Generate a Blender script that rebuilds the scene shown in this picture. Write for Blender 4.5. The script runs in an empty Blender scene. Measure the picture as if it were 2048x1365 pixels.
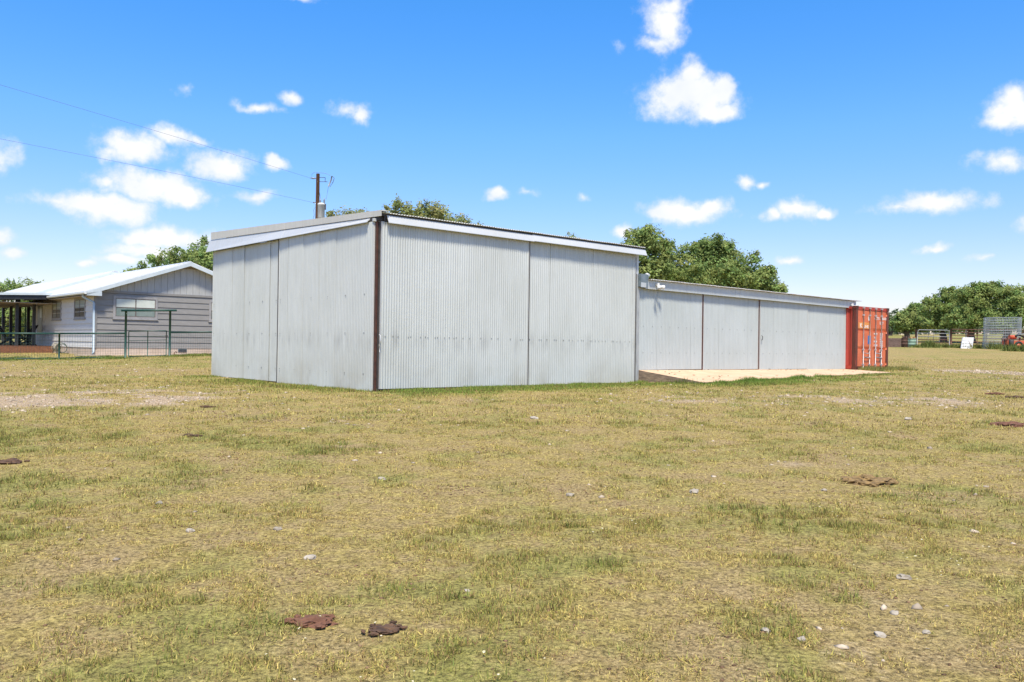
import bpy, math, random
import numpy as np
from mathutils import Vector, Matrix

random.seed(7)
RNG = np.random.default_rng(11)
scene = bpy.context.scene
col = scene.collection

# ------------------------------------------------------------------ camera
F, CX, CY = 1700.0, 1024.0, 682.5          # focal length in pixels of the 2048 px wide photograph
ROLL, PITCH, H = 0.014, math.atan(9.5 / 1700.0), 1.3
cam_d = bpy.data.cameras.new('camera')
cam_d.sensor_width = 36.0
cam_d.lens = 36.0 * F / 2048.0
cam_d.clip_start, cam_d.clip_end = 0.1, 3000.0
cam = bpy.data.objects.new('camera', cam_d)
col.objects.link(cam)
cam.matrix_world = (Matrix.Translation((0, 0, H)) @ Matrix.Rotation(math.pi / 2 + PITCH, 4, 'X')
                    @ Matrix.Rotation(ROLL, 4, 'Z'))
scene.camera = cam

# ------------------------------------------------------------------ light and sky
SUN_EL, SUN_AZ = math.radians(61), math.atan2(0.12, -0.99)      # azimuth from +Y, clockwise
sdir = Vector((math.sin(SUN_AZ) * math.cos(SUN_EL), math.cos(SUN_AZ) * math.cos(SUN_EL), math.sin(SUN_EL)))
sun_d = bpy.data.lights.new('sun', 'SUN')
sun_d.energy, sun_d.angle, sun_d.color = 4.0, math.radians(8.0), (1.0, 0.93, 0.79)
sun = bpy.data.objects.new('sun', sun_d)
col.objects.link(sun)
sun.location = (0, 0, 60)
sun.rotation_euler = (-sdir).to_track_quat('-Z', 'Y').to_euler()

scene.view_settings.view_transform = 'Standard'
scene.view_settings.look = 'None'
scene.view_settings.gamma = 1.0
scene.view_settings.use_curve_mapping = False
scene.view_settings.exposure = 0.75
scene.cycles.use_denoising = True
scene.cycles.max_bounces = 8
scene.cycles.sample_clamp_indirect = 4.0


def ray(px, py):
    x, y = (px - CX) / F, (py - CY) / F
    c, s = math.cos(ROLL), math.sin(ROLL)
    X, Y = x * c + y * s, y * c - x * s
    cp, sp = math.cos(PITCH), math.sin(PITCH)
    return np.array([X, cp + Y * sp, sp - Y * cp])


EYE = np.array([0, 0, H])


def at(px, py, Y):
    d = ray(px, py)
    return EYE + d * (Y / d[1])


def on_plane(px, py, p0, n):
    d = ray(px, py)
    return EYE + d * (np.dot(np.asarray(p0) - EYE, n) / np.dot(d, n))


world = bpy.data.worlds.new('World')
scene.world = world
world.use_nodes = True
wn, wl = world.node_tree.nodes, world.node_tree.links
wn.clear()


def wnode(t, **k):
    n = wn.new(t)
    for a, b in k.items():
        setattr(n, a, b)
    return n


def wmath(op, a, b=None, c=None, clamp=False):
    n = wnode('ShaderNodeMath', operation=op, use_clamp=clamp)
    for i, v in enumerate((a, b, c)):
        if v is None:
            continue
        if isinstance(v, (int, float)):
            n.inputs[i].default_value = v
        else:
            wl.new(v, n.inputs[i])
    return n.outputs[0]


sky = wnode('ShaderNodeTexSky', sky_type='NISHITA', sun_disc=False, sun_elevation=SUN_EL,
            sun_rotation=SUN_AZ, altitude=300.0, air_density=1.0, dust_density=0.5, ozone_density=1.5)
hs = wnode('ShaderNodeHueSaturation')
hs.inputs['Saturation'].default_value = 1.42
hs.inputs['Value'].default_value = 1.0
wl.new(sky.outputs[0], hs.inputs['Color'])
sbal = wnode('ShaderNodeMixRGB', blend_type='MULTIPLY')
sbal.inputs[0].default_value = 1.0
sbal.inputs[2].default_value = (1.02, 0.95, 1.03, 1)      # the photograph's white balance
wl.new(hs.outputs[0], sbal.inputs[1])
# the low air is dimmer and less cyan than the model sky: even all round the horizon
tcz = wnode('ShaderNodeTexCoord')
sepz = wnode('ShaderNodeSeparateXYZ')
wl.new(tcz.outputs['Generated'], sepz.inputs[0])
hr_ = wnode('ShaderNodeValToRGB')
he = hr_.color_ramp.elements
he[0].position, he[0].color = 0.0, (.60, .54, .57, 1)
he[1].position, he[1].color = .40, (1, 1, 1, 1)
hm_ = he.new(.12); hm_.color = (.80, .70, .75, 1)
hm2 = he.new(.24); hm2.color = (.97, .90, .93, 1)
wl.new(sepz.outputs['Z'], hr_.inputs[0])
slow = wnode('ShaderNodeMixRGB', blend_type='MULTIPLY')
slow.inputs[0].default_value = 1.0
wl.new(sbal.outputs[0], slow.inputs[1])
wl.new(hr_.outputs[0], slow.inputs[2])
tcw = wnode('ShaderNodeTexCoord')
warp = wnode('ShaderNodeTexNoise', noise_dimensions='3D')
warp.inputs['Scale'].default_value = 22.0
warp.inputs['Detail'].default_value = 4.0
wl.new(tcw.outputs['Generated'], warp.inputs['Vector'])
wsub = wnode('ShaderNodeVectorMath', operation='SUBTRACT')
wl.new(warp.outputs['Color'], wsub.inputs[0])
wsub.inputs[1].default_value = (0.5, 0.5, 0.5)
wma = wnode('ShaderNodeVectorMath', operation='MULTIPLY_ADD')
wl.new(wsub.outputs[0], wma.inputs[0])
wma.inputs[1].default_value = (0.035, 0.035, 0.028)
wl.new(tcw.outputs['Generated'], wma.inputs[2])
wdir = wma.outputs[0]
CLOUDS = [(1375, 190, 82, 52, 1), (1345, 208, 56, 36, 1), (1442, 178, 28, 30, 1), (1430, 218, 58, 20, 1), (1382, 152, 34, 32, 1),
          (1322, 42, 46, 50, .8), (1303, 88, 40, 26, .75), (1235, 96, 22, 16, .4), (1335, 8, 36, 28, .8),
          (2032, 222, 46, 36, .9), (2012, 242, 50, 18, .8), (2012, 322, 54, 20, .8),
          (1862, 403, 92, 22, .9), (1800, 410, 38, 11, .7),
          (1370, 427, 80, 26, 1), (1420, 415, 36, 22, 1), (1330, 430, 42, 16, 1),
          (1585, 418, 42, 22, .95), (1540, 428, 22, 11, .8), (1640, 422, 30, 10, .8),
          (1495, 363, 24, 14, .95), (1527, 367, 17, 8, .7), (1248, 463, 28, 14, .9), (1158, 398, 16, 12, .6),
          (998, 391, 20, 12, .9), (1060, 388, 26, 10, .5), (1870, 499, 25, 10, .9), (1960, 519, 22, 9, .6), (1580, 526, 28, 9, .7),
          (268, 300, 66, 32, 1), (340, 276, 48, 19, .85), (222, 312, 40, 18, .8), (432, 328, 66, 26, 1), (400, 280, 17, 13, .6),
          (552, 330, 24, 15, 1), (290, 368, 86, 32, 1.05), (355, 388, 64, 22, 1.05), (210, 366, 28, 13, .8),
          (190, 405, 98, 20, 1), (232, 425, 58, 26, 1), (112, 400, 34, 11, .7), (505, 388, 52, 11, .75),
          (325, 475, 100, 26, 1), (305, 500, 96, 20, .95), (245, 518, 66, 13, .85), (690, 222, 44, 18, .6), (720, 236, 17, 18, .7),
          (515, 217, 42, 11, .7), (578, 190, 20, 12, .65), (369, 173, 14, 12, .45), (155, 525, 24, 11, .85), (18, 512, 24, 10, .85),
          (600, -4, 46, 9, .7), (-90, 300, 90, 34, 1), (-60, 470, 70, 20, 1), (2130, 440, 60, 20, 1)]
blobs = []
for (px, py, rx, ry, st) in CLOUDS:
    d = ray(px, py)
    d = d / np.linalg.norm(d)
    blobs.append((d, rx / F * 1.38, ry / F * 1.38, st))
cr = random.Random(5)
for k in range(14):                      # the same fair-weather clouds go on all round the sky
    az = cr.uniform(math.radians(42), math.radians(318))
    el = math.radians(cr.choice([6, 9, 13, 18, 25, 35, 48]) + cr.uniform(-2, 3))
    for j in range(2):
        a2, e2 = az + cr.uniform(-.04, .04), el + cr.uniform(-.012, .012)
        d = np.array([math.sin(a2) * math.cos(e2), math.cos(a2) * math.cos(e2), math.sin(e2)])
        s = cr.uniform(.03, .07)
        blobs.append((d, s, s * cr.uniform(.3, .55), 1.0))
dens = None
for d, sx, sy, st in blobs:
    mp = wnode('ShaderNodeMapping', vector_type='TEXTURE')
    if dens is None:
        wl.new(wdir, mp.inputs['Vector'])
    else:                                  # a negligible link to the blob before keeps the shader stack small
        ch = wnode('ShaderNodeVectorMath', operation='MULTIPLY_ADD')
        wl.new(dens, ch.inputs[0])
        ch.inputs[1].default_value = (1e-7, 1e-7, 1e-7)
        wl.new(wdir, ch.inputs[2])
        wl.new(ch.outputs[0], mp.inputs['Vector'])
    mp.inputs['Location'].default_value = tuple(d)
    mp.inputs['Rotation'].default_value = (math.asin(d[2]), 0, math.atan2(-d[0], d[1]))
    mp.inputs['Scale'].default_value = (sx, .5, sy)
    ln = wnode('ShaderNodeVectorMath', operation='LENGTH')
    wl.new(mp.outputs[0], ln.inputs[0])
    v = wmath('MULTIPLY_ADD', ln.outputs['Value'], -st, st)
    dens = v if dens is None else wmath('MAXIMUM', dens, v)
cn = wnode('ShaderNodeTexNoise')
cn.inputs['Scale'].default_value = 34.0
cn.inputs['Detail'].default_value = 9.0
cn.inputs['Roughness'].default_value = 0.62
wl.new(tcw.outputs['Generated'], cn.inputs['Vector'])
dn = wmath('MULTIPLY_ADD', cn.outputs['Fac'], 1.3, -0.70)
dn = wmath('ADD', dn, dens)
mr = wnode('ShaderNodeMapRange', interpolation_type='SMOOTHSTEP')
wl.new(dn, mr.inputs['Value'])
mr.inputs['From Min'].default_value, mr.inputs['From Max'].default_value = 0.02, 0.68
cshade = wnode('ShaderNodeMixRGB')
cshade.inputs[1].default_value = (3.35, 3.6, 4.05, 1)
cshade.inputs[2].default_value = (4.25, 4.25, 4.28, 1)
cn2 = wnode('ShaderNodeTexNoise')
cn2.inputs['Scale'].default_value = 20.0
cn2.inputs['Detail'].default_value = 3.0
wl.new(tcw.outputs['Generated'], cn2.inputs['Vector'])
wl.new(wmath('MULTIPLY', mr.outputs[0], wmath('MULTIPLY_ADD', cn2.outputs['Fac'], 2.2, -.25, True), None, True), cshade.inputs[0])
skymix = wnode('ShaderNodeMixRGB')
wl.new(wmath('MULTIPLY', mr.outputs[0], 0.96), skymix.inputs[0])
wl.new(slow.outputs[0], skymix.inputs[1])
wl.new(cshade.outputs[0], skymix.inputs[2])
bg = wnode('ShaderNodeBackground')
bg.inputs['Strength'].default_value = 0.148
wl.new(skymix.outputs[0], bg.inputs['Color'])
wo = wnode('ShaderNodeOutputWorld')
wl.new(bg.outputs[0], wo.inputs['Surface'])
world.cycles.sampling_method = 'MANUAL'
world.cycles.sample_map_resolution = 512


# ------------------------------------------------------------------ numpy noise and terrain
def _hash(ix, iy, seed):
    h = (ix.astype(np.int64) * 374761393 + iy.astype(np.int64) * 668265263 + seed * 1442695041) & 0xffffffff
    h = ((h ^ (h >> 13)) * 1274126177) & 0xffffffff
    return ((h ^ (h >> 16)) & 0xffff) / 65535.0


def vnoise(x, y, s, seed=0):
    x, y = np.asarray(x, float) / s, np.asarray(y, float) / s
    ix, iy = np.floor(x), np.floor(y)
    fx, fy = x - ix, y - iy
    fx, fy = fx * fx * (3 - 2 * fx), fy * fy * (3 - 2 * fy)
    a, b = _hash(ix, iy, seed), _hash(ix + 1, iy, seed)
    c, d = _hash(ix, iy + 1, seed), _hash(ix + 1, iy + 1, seed)
    return (a + (b - a) * fx) * (1 - fy) + (c + (d - c) * fx) * fy


def fbm(x, y, s, seed=0, o=4):
    t, w, n = 0, 1.0, 0
    for k in range(o):
        t = t + w * vnoise(x, y, s / 2 ** k, seed + k * 17)
        n += w
        w *= 0.55
    return t / n


ANG = math.atan2(1700, 2950 - 1024)
U = np.array([math.cos(ANG), math.sin(ANG), 0])
V = np.array([-math.sin(ANG), math.cos(ANG), 0])
C0 = at(752, 782, 19.4)                     # near corner of the big shed on the ground


def shed_pt(u, v, z=0.0):
    return np.array([C0[0] + u * U[0] + v * V[0], C0[1] + u * U[1] + v * V[1], z])


def shed_uv(x, y):
    dx, dy = x - C0[0], y - C0[1]
    return dx * U[0] + dy * U[1], dx * V[0] + dy * V[1]


HA = math.radians(42.3)
HU = np.array([math.cos(HA), math.sin(HA), 0])
HV = np.array([-math.sin(HA), math.cos(HA), 0])
A0 = at(189, 709, 40.5)                     # near corner of the house


def house_uv(x, y):
    dx, dy = x - A0[0], y - A0[1]
    return dx * HU[0] + dy * HU[1], dx * HV[0] + dy * HV[1]


ctrl = [(0, -30, -.25), (-25, -20, -.2), (25, -20, -.2), (0, 1, 0), (-5, 3, 0), (5, 3, 0), (-8, 10, .09), (0, 10, .1), (8, 10, .11),
        (16, 14, .2), (-16, 16, .16), (-34, 18, .15), (34, 18, .3), (22, 24, .42)]
for u, v, z in ((0, 0, .215), (4.5, 0, .245), (9, -.1, .26), (0, 9.4, .235), (9, 9, .3), (9.2, -.6, .29), (9.3, -2.3, .30), (14, -2.3, .395),
                (20.7, -2.3, .475), (21.7, -.6, .545), (24.6, -.6, .55), (22, 6, .6), (14, 3, .45)):
    p = shed_pt(u, v)
    ctrl.append((p[0], p[1], z))
for px, py, Y in ((0, 721, 35.5), (118, 719.5, 36.6), (250, 717, 38.1), (422, 711.6, 40.1), (190, 710.5, 40.4), (130, 707.5, 44.2), (420, 711.5, 44.2),
                  (1790, 694, 68), (1866, 695, 68), (1940, 697, 67), (2030, 702, 60), (1800, 671, 125), (2040, 669, 125), (20, 684, 70), (-100, 690, 70)):
    p = at(px, py, Y)
    ctrl.append(tuple(p))
ctrl += [(0, 75, 1.4), (-25, 110, 1.7), (20, 130, 3.0), (100, 70, 2.2), (-90, 60, .9), (110, 160, 4.3), (-100, 150, 1.8), (0, 180, 3.0),
         (60, -10, .2), (-60, -10, 0)]
ctrl = np.array(ctrl)


def _tps(r2):
    return 0.5 * r2 * np.log(r2 + 1e-9)


_n = len(ctrl)
_K = _tps((ctrl[:, None, 0] - ctrl[None, :, 0]) ** 2 + (ctrl[:, None, 1] - ctrl[None, :, 1]) ** 2) + np.eye(_n) * 0.5
_P = np.c_[np.ones(_n), ctrl[:, :2]]
_A = np.block([[_K, _P], [_P.T, np.zeros((3, 3))]])
_W = np.linalg.solve(_A, np.r_[ctrl[:, 2], 0, 0, 0])


def gz(x, y, rough=True):
    x, y = np.atleast_1d(np.asarray(x, float)), np.atleast_1d(np.asarray(y, float))
    r = np.hypot(x, y - 40)
    k = np.minimum(1.0, 150.0 / np.maximum(r, 1e-6))
    xx, yy = x * k, 40 + (y - 40) * k
    z = _W[_n] + _W[_n + 1] * xx + _W[_n + 2] * yy
    for i in range(_n):
        z = z + _W[i] * _tps((xx - ctrl[i, 0]) ** 2 + (yy - ctrl[i, 1]) ** 2)
    if rough:
        z = z + (vnoise(x, y, .9, 3) - .5) * .022 + (vnoise(x, y, .33, 4) - .5) * .016
    return z


def g1(x, y):
    return float(gz(x, y)[0])


def hit(px, py):
    d = ray(px, py)
    lo, hi = 2.0, 160.0
    for _ in range(4):                     # march on ever finer steps to the first ground crossing
        t = np.linspace(lo, hi, 160) if lo > 2 else np.geomspace(lo, hi, 300)
        below = H + d[2] * t <= gz(d[0] * t, d[1] * t)
        k = int(np.argmax(below)) if below.any() else len(t) - 1
        lo, hi = t[max(k - 1, 0)], t[k]
    return EYE + d * hi


def zone(px, py, rx, ry):
    c = hit(px, py)
    a, b = hit(px, py + ry), hit(px, max(py - ry, 700))
    return c[0], c[1], rx * c[1] / F, max(.25, (b[1] - a[1]) / 2)


Z_GRAVEL = [zone(*q) for q in ((60, 797, 180, 22), (190, 792, 150, 20), (310, 797, 120, 15), (1790, 1200, 130, 40), (1620, 1270, 110, 25), (2000, 745, 80, 5), (1560, 930, 60, 8))]
Z_GRAVEL_THIN = [zone(*q) for q in ((720, 845, 60, 12), (1650, 800, 150, 14), (1880, 800, 120, 12), (1380, 800, 110, 12))]
Z_BARE = [zone(*q) for q in ((20, 748, 280, 8), (300, 741, 200, 4), (140, 1100, 120, 40), (20, 1180, 90, 40), (500, 1010, 120, 16), (560, 1160, 120, 20), (800, 1200, 120, 22),
                             (1600, 960, 130, 14), (1150, 960, 90, 8), (1500, 1180, 90, 26), (1990, 1330, 90, 30), (1250, 780, 60, 6), (700, 1320, 120, 20))]
Z_GREEN = [zone(*q) for q in ((1000, 776, 230, 7), (830, 783, 80, 6), (1440, 770, 90, 6), (600, 768, 150, 8), (60, 722, 200, 5), (300, 720, 160, 4), (60, 870, 110, 40), (20, 830, 60, 16),
                              (500, 880, 160, 30), (680, 900, 150, 30), (250, 960, 150, 20), (1050, 1050, 160, 30), (1700, 1030, 220, 40), (1950, 1150, 150, 50), (1250, 1150, 200, 30), (1980, 1000, 120, 30),
                              (520, 1280, 120, 25), (960, 1280, 130, 35), (1000, 1340, 150, 25), (1480, 1240, 120, 25), (1900, 760, 200, 8))]


def zsum(Z, x, y):
    t = np.zeros_like(x)
    x = x + (fbm(x, y, 1.3, 301, 3) - .5) * 1.1 + (fbm(x, y, 6., 303, 2) - .5) * .05 * y
    y = y + (fbm(x, y, 1.3, 302, 3) - .5) * 1.1
    for cx, cy, wx, wy in Z:
        t = np.maximum(t, np.exp(-((x - cx) / wx) ** 2 - ((y - cy) / wy) ** 2))
    return t


def ground_fields(x, y):
    g = (fbm(x, y, .55, 21, 4) - .5) * 1.3 + (fbm(x, y, 4.0, 25, 3) - .5) * .35 + .33 + zsum(Z_GREEN, x, y) * .2
    b = np.clip((fbm(x, y, .9, 41, 5) - .55) * 5.0, 0, 1) * .7
    b = np.clip(np.maximum(b, zsum(Z_BARE, x, y) * (1.5 * fbm(x, y, .5, 42) - .1)), 0, 1)
    gr = np.clip(np.maximum(zsum(Z_GRAVEL, x, y), .62 * zsum(Z_GRAVEL_THIN, x, y)) * np.clip((fbm(x, y, .55, 51) - .30) * 3.2, 0, 1.2), 0, 1) * np.clip((y - 2) / 12, .35, 1)
    # rain run-off keeps a lusher strip along the shed and the slab
    u, v = shed_uv(x, y)
    strip = np.exp(-(np.minimum(v + 1.0, 0) / .8) ** 2) * ((u > -.3) & (u < 9.2) & (v < 0.2))
    strip = np.maximum(strip, np.exp(-((v + 3.1) / .9) ** 2) * ((u > 9) & (u < 17)))
    strip = np.maximum(strip, .6 * np.exp(-((u + .8) / .8) ** 2) * ((v > -.2) & (v < 9.6)))
    far = np.clip((y - 70) / 30, 0, 1)
    g = np.clip(np.maximum(g + strip * .8, far * .75), 0, 1)
    return g, np.clip(b * (1 - strip), 0, 1), gr * (1 - strip)


# ------------------------------------------------------------------ materials
def nt(name):
    m = bpy.data.materials.new(name)
    m.use_nodes = True
    n = m.node_tree.nodes
    b = n['Principled BSDF']
    return m, n, m.node_tree.links, b


def c4(c):
    return (c[0], c[1], c[2], 1.0)


def pos_node(n, l, scale=(1, 1, 1), coord='world'):
    mp = n.new('ShaderNodeMapping')
    mp.inputs['Scale'].default_value = scale
    if coord == 'world':
        l.new(n.new('ShaderNodeNewGeometry').outputs['Position'], mp.inputs['Vector'])
    else:
        l.new(n.new('ShaderNodeTexCoord').outputs['Object'], mp.inputs['Vector'])
    return mp.outputs[0]


def noise(n, l, vec, scale, detail=4, rough=.55):
    t = n.new('ShaderNodeTexNoise')
    t.inputs['Scale'].default_value = scale
    t.inputs['Detail'].default_value = detail
    t.inputs['Roughness'].default_value = rough
    l.new(vec, t.inputs['Vector'])
    return t.outputs['Fac']


def ramp(n, l, fac, stops):
    r = n.new('ShaderNodeValToRGB')
    e = r.color_ramp.elements
    while len(e) < len(stops):
        e.new(.5)
    for i, (p, c) in enumerate(stops):
        e[i].position = p
        e[i].color = c4(c) if hasattr(c, '__len__') else (c, c, c, 1)
    l.new(fac, r.inputs[0])
    return r.outputs[0]


def mix(n, l, fac, a, b, mode='MIX'):
    m = n.new('ShaderNodeMixRGB')
    m.blend_type = mode
    for i, v in enumerate((fac, a, b)):
        if isinstance(v, (int, float)):
            m.inputs[i].default_value = v if i == 0 else (v, v, v, 1)
        elif isinstance(v, tuple):
            m.inputs[i].default_value = c4(v)
        else:
            l.new(v, m.inputs[i])
    return m.outputs[0]


def bump(n, l, b, h, strength, dist):
    bp = n.new('ShaderNodeBump')
    bp.inputs['Strength'].default_value = strength
    bp.inputs['Distance'].default_value = dist
    l.new(h, bp.inputs['Height'])
    l.new(bp.outputs[0], b.inputs['Normal'])


def simple(name, c1, c2, scale=4.0, rough=.6, metal=0.0, stretch=(1, 1, 1), bmp=0.0, coord='world', detail=5, lo=.35, hi=.65, tint=0.0):
    m, n, l, b = nt(name)
    v = pos_node(n, l, stretch, coord)
    f = noise(n, l, v, scale, detail)
    c = ramp(n, l, f, [(lo, c1), (hi, c2)])
    if tint:
        oi = n.new('ShaderNodeObjectInfo')
        c = mix(n, l, 1.0, c, ramp(n, l, oi.outputs['Random'], [(0, 1 - tint), (1, 1.0)]), 'MULTIPLY')
    l.new(c, b.inputs['Base Color'])
    b.inputs['Roughness'].default_value = rough
    b.inputs['Metallic'].default_value = metal
    if bmp:
        bump(n, l, b, f, bmp, .02)
    return m


def galv(name, base=(.575, .592, .565), dirt=True, metal=.2, rough=.5, tint=.035):
    m, n, l, b = nt(name)
    v = pos_node(n, l)
    vs = pos_node(n, l, (7, 7, .5))
    big = noise(n, l, v, .55, 5)
    st = noise(n, l, vs, 1.4, 6, .6)
    fine = noise(n, l, v, 26, 3)
    c = mix(n, l, 1.0, base, ramp(n, l, big, [(.3, (.90, .90, .88)), (.7, (1.0, 1.0, 1.0))]), 'MULTIPLY')
    c = mix(n, l, 1.0, c, ramp(n, l, st, [(.3, .91), (.6, 1.0)]), 'MULTIPLY')
    c = mix(n, l, 1.0, c, ramp(n, l, fine, [(.3, .95), (.7, 1.0)]), 'MULTIPLY')
    oi = n.new('ShaderNodeObjectInfo')
    c = mix(n, l, 1.0, c, ramp(n, l, oi.outputs['Random'], [(0, 1 - tint), (1, 1.0)]), 'MULTIPLY')
    if dirt:
        sep = n.new('ShaderNodeSeparateXYZ')
        l.new(v, sep.inputs[0])
        # rain splash and cattle rubs near the ground, grimy smudges along the lap line
        mr_ = n.new('ShaderNodeMapRange')
        mr_.inputs['From Min'].default_value, mr_.inputs['From Max'].default_value = 1.15, .2
        l.new(sep.outputs['Z'], mr_.inputs['Value'])
        blot = ramp(n, l, noise(n, l, pos_node(n, l, (1, 1, .7)), 1.1, 5), [(.43, 0.0), (.66, 1.0)])
        k = mix(n, l, 1.0, blot, mr_.outputs[0], 'MULTIPLY')
        c = mix(n, l, mix(n, l, 1.0, k, .55, 'MULTIPLY'), c, (.30, .27, .20))
        ml = n.new('ShaderNodeMapRange')
        ab = n.new('ShaderNodeMath')
        ab.operation = 'SUBTRACT'
        l.new(sep.outputs['Z'], ab.inputs[0])
        ab.inputs[1].default_value = 1.38
        ab2 = n.new('ShaderNodeMath')
        ab2.operation = 'ABSOLUTE'
        l.new(ab.outputs[0], ab2.inputs[0])
        ml.inputs['From Min'].default_value, ml.inputs['From Max'].default_value = .38, 0
        l.new(ab2.outputs[0], ml.inputs['Value'])
        sm = ramp(n, l, noise(n, l, pos_node(n, l, (5, 5, .8)), .8, 5), [(.47, 0.0), (.72, 1.0)])
        k2 = mix(n, l, 1.0, sm, ml.outputs[0], 'MULTIPLY')
        c = mix(n, l, mix(n, l, 1.0, k2, .42, 'MULTIPLY'), c, (.20, .20, .19))
    l.new(c, b.inputs['Base Color'])
    b.inputs['Metallic'].default_value = metal
    l.new(ramp(n, l, st, [(.3, rough + .12), (.7, rough - .05)]), b.inputs['Roughness'])
    bump(n, l, b, noise(n, l, v, 2.2, 2), .25, .02)
    return m


M = {}
M['galv'] = galv('galvanised sheet')
M['galv_clean'] = galv('galvanised flashing', (.62, .62, .60), False, .25, .45, .05)
M['fascia'] = galv('weathered fascia sheet', (.56, .59, .59), False, .2, .5, .05)
M['galv_low'] = galv('smooth galvanised sheet', (.49, .525, .515), False, .2, .5, .02)
M['oldflash'] = galv('dull rake flashing', (.66, .635, .57), False, .1, .6, .06)
M['roofsheet'] = galv('roof sheet', (.36, .36, .34), False, .3, .55, .1)
M['brownsteel'] = simple('brown painted steel', (.055, .022, .016), (.10, .040, .026), 9, .55, 0.1)
M['darksteel'] = simple('dark steel', (.035, .03, .028), (.06, .05, .045), 8, .6)
M['greysteel'] = simple('grey steel post', (.30, .31, .31), (.42, .43, .42), 6, .5, .2, (3, 3, .6))
M['bluegrey'] = simple('blue grey sheet', (.13, .17, .19), (.20, .24, .26), 5, .5, .2)
M['screw'] = simple('screw head', (.16, .16, .16), (.28, .28, .27), 20, .5, .4)
M['concrete'] = simple('tan concrete', (.50, .335, .20), (.60, .415, .26), 2.2, .9, 0, (1, 1, 1), .25, detail=8)
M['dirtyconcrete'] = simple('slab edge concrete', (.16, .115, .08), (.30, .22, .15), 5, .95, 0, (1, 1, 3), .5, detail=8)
M['whitepaint'] = simple('white plastic', (.68, .66, .60), (.78, .77, .72), 6, .4)
M['lens'] = simple('lamp glass', (.55, .55, .50), (.6, .6, .58), 6, .15)
M['wood'] = simple('weathered pole wood', (.16, .075, .042), (.28, .14, .08), 3, .85, 0, (6, 6, .5), .3, 'object')
M['ceramic'] = simple('grey ceramic', (.16, .17, .18), (.28, .29, .30), 8, .3)
M['transformer'] = simple('pale grey tank paint', (.52, .50, .44), (.64, .63, .58), 4, .45, 0.05, (3, 3, .7))
M['wire'] = simple('aluminium wire', (.14, .14, .15), (.2, .2, .2), 3, .5, .4)
M['roofwhite'] = simple('white metal roofing', (.60, .60, .59), (.68, .68, .67), 1.2, .35, .1)
M['trimblue'] = simple('pale blue trim paint', (.48, .53, .54), (.54, .59, .60), 3, .5)
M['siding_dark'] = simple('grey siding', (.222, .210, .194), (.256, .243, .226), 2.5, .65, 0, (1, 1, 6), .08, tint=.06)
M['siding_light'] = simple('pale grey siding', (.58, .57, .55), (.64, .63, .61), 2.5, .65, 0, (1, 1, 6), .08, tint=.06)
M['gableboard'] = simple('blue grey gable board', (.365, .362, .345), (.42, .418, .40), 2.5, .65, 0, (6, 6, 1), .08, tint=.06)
M['found'] = simple('tan foundation plaster', (.42, .33, .25), (.52, .42, .33), 2.0, .9, 0, (1, 1, 1), .2)
M['soffit'] = simple('soffit board', (.30, .24, .18), (.36, .30, .23), 3, .7)
M['winframe'] = simple('bronze window frame', (.10, .075, .06), (.14, .105, .085), 5, .5)
M['wintrim'] = simple('taupe window trim', (.26, .25, .24), (.32, .305, .295), 5, .6)
M['shade'] = simple('pale window shade', (.50, .53, .46), (.58, .60, .53), 3, .4)
M['screen'] = simple('insect screen behind glass', (.16, .20, .18), (.22, .26, .23), 3, .3)
M['glassdark'] = simple('dark window glass', (.014, .014, .016), (.03, .03, .034), 2, .35)
M['curtain'] = simple('curtain behind glass', (.22, .26, .24), (.36, .40, .37), 8, .3, 0, (6, 6, .5))
M['deck'] = simple('red brown deck board', (.18, .065, .03), (.29, .12, .06), 3, .7, 0, (4, 4, 4), .1, tint=.25)
M['black'] = simple('black paint', (.012, .012, .013), (.022, .022, .024), 5, .5)
M['charcoal'] = simple('charcoal post paint', (.022, .023, .026), (.035, .036, .04), 5, .5)
M['gutter'] = simple('white gutter', (.60, .62, .60), (.66, .68, .66), 3, .4)
M['spout'] = simple('blue grey downspout', (.36, .43, .47), (.42, .49, .53), 3, .45)
M['greensteel'] = simple('green painted pipe', (.010, .045, .030), (.018, .070, .048), 4, .45, .05)
M['meshwire'] = simple('green wire mesh', (.025, .06, .045), (.05, .09, .075), 8, .5, .2)
M['hose'] = simple('garden hose', (.22, .19, .13), (.34, .30, .22), 8, .6)
M['hosegreen'] = simple('dark green hose', (.03, .06, .035), (.05, .09, .05), 8, .6)
M['rustpipe'] = simple('rusty pipe', (.10, .045, .03), (.18, .085, .055), 6, .8)
M['galvpipe'] = simple('galvanised pipe', (.22, .22, .21), (.32, .32, .31), 6, .5, .3)
M['silverwire'] = simple('bright wire', (.28, .32, .34), (.38, .41, .43), 8, .45, .3)
M['tie'] = simple('old timber', (.10, .062, .048), (.21, .14, .11), 5, .9, 0, (1, 1, 5), .3, tint=.3)
M['rustdrum'] = simple('dark rust', (.05, .026, .018), (.11, .055, .035), 6, .85, 0, (1, 1, 1), .2)
M['greendrum'] = simple('faded green drum paint', (.19, .29, .21), (.26, .36, .27), 5, .6)
M['rustgreen'] = simple('rust stained rim', (.28, .12, .04), (.36, .22, .10), 7, .8)
M['whitepanel'] = simple('white painted panel', (.46, .455, .44), (.56, .555, .54), 3, .5)
M['tractorred'] = simple('faded orange red paint', (.50, .09, .035), (.62, .14, .06), 5, .45)
M['tyre'] = simple('tyre rubber', (.015, .015, .016), (.03, .03, .03), 8, .8)
M['dung'] = simple('dry dung', (.050, .026, .014), (.13, .07, .035), 22, .95, 0, (1, 1, 1), .6)
M['dungred'] = simple('red brown bark crust', (.10, .042, .022), (.18, .080, .042), 30, .95, 0, (1, 1, 1), .6)
M['dungstraw'] = simple('straw brown dung', (.12, .075, .028), (.27, .17, .06), 26, .95, 0, (1, 1, 1), .7)
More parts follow.
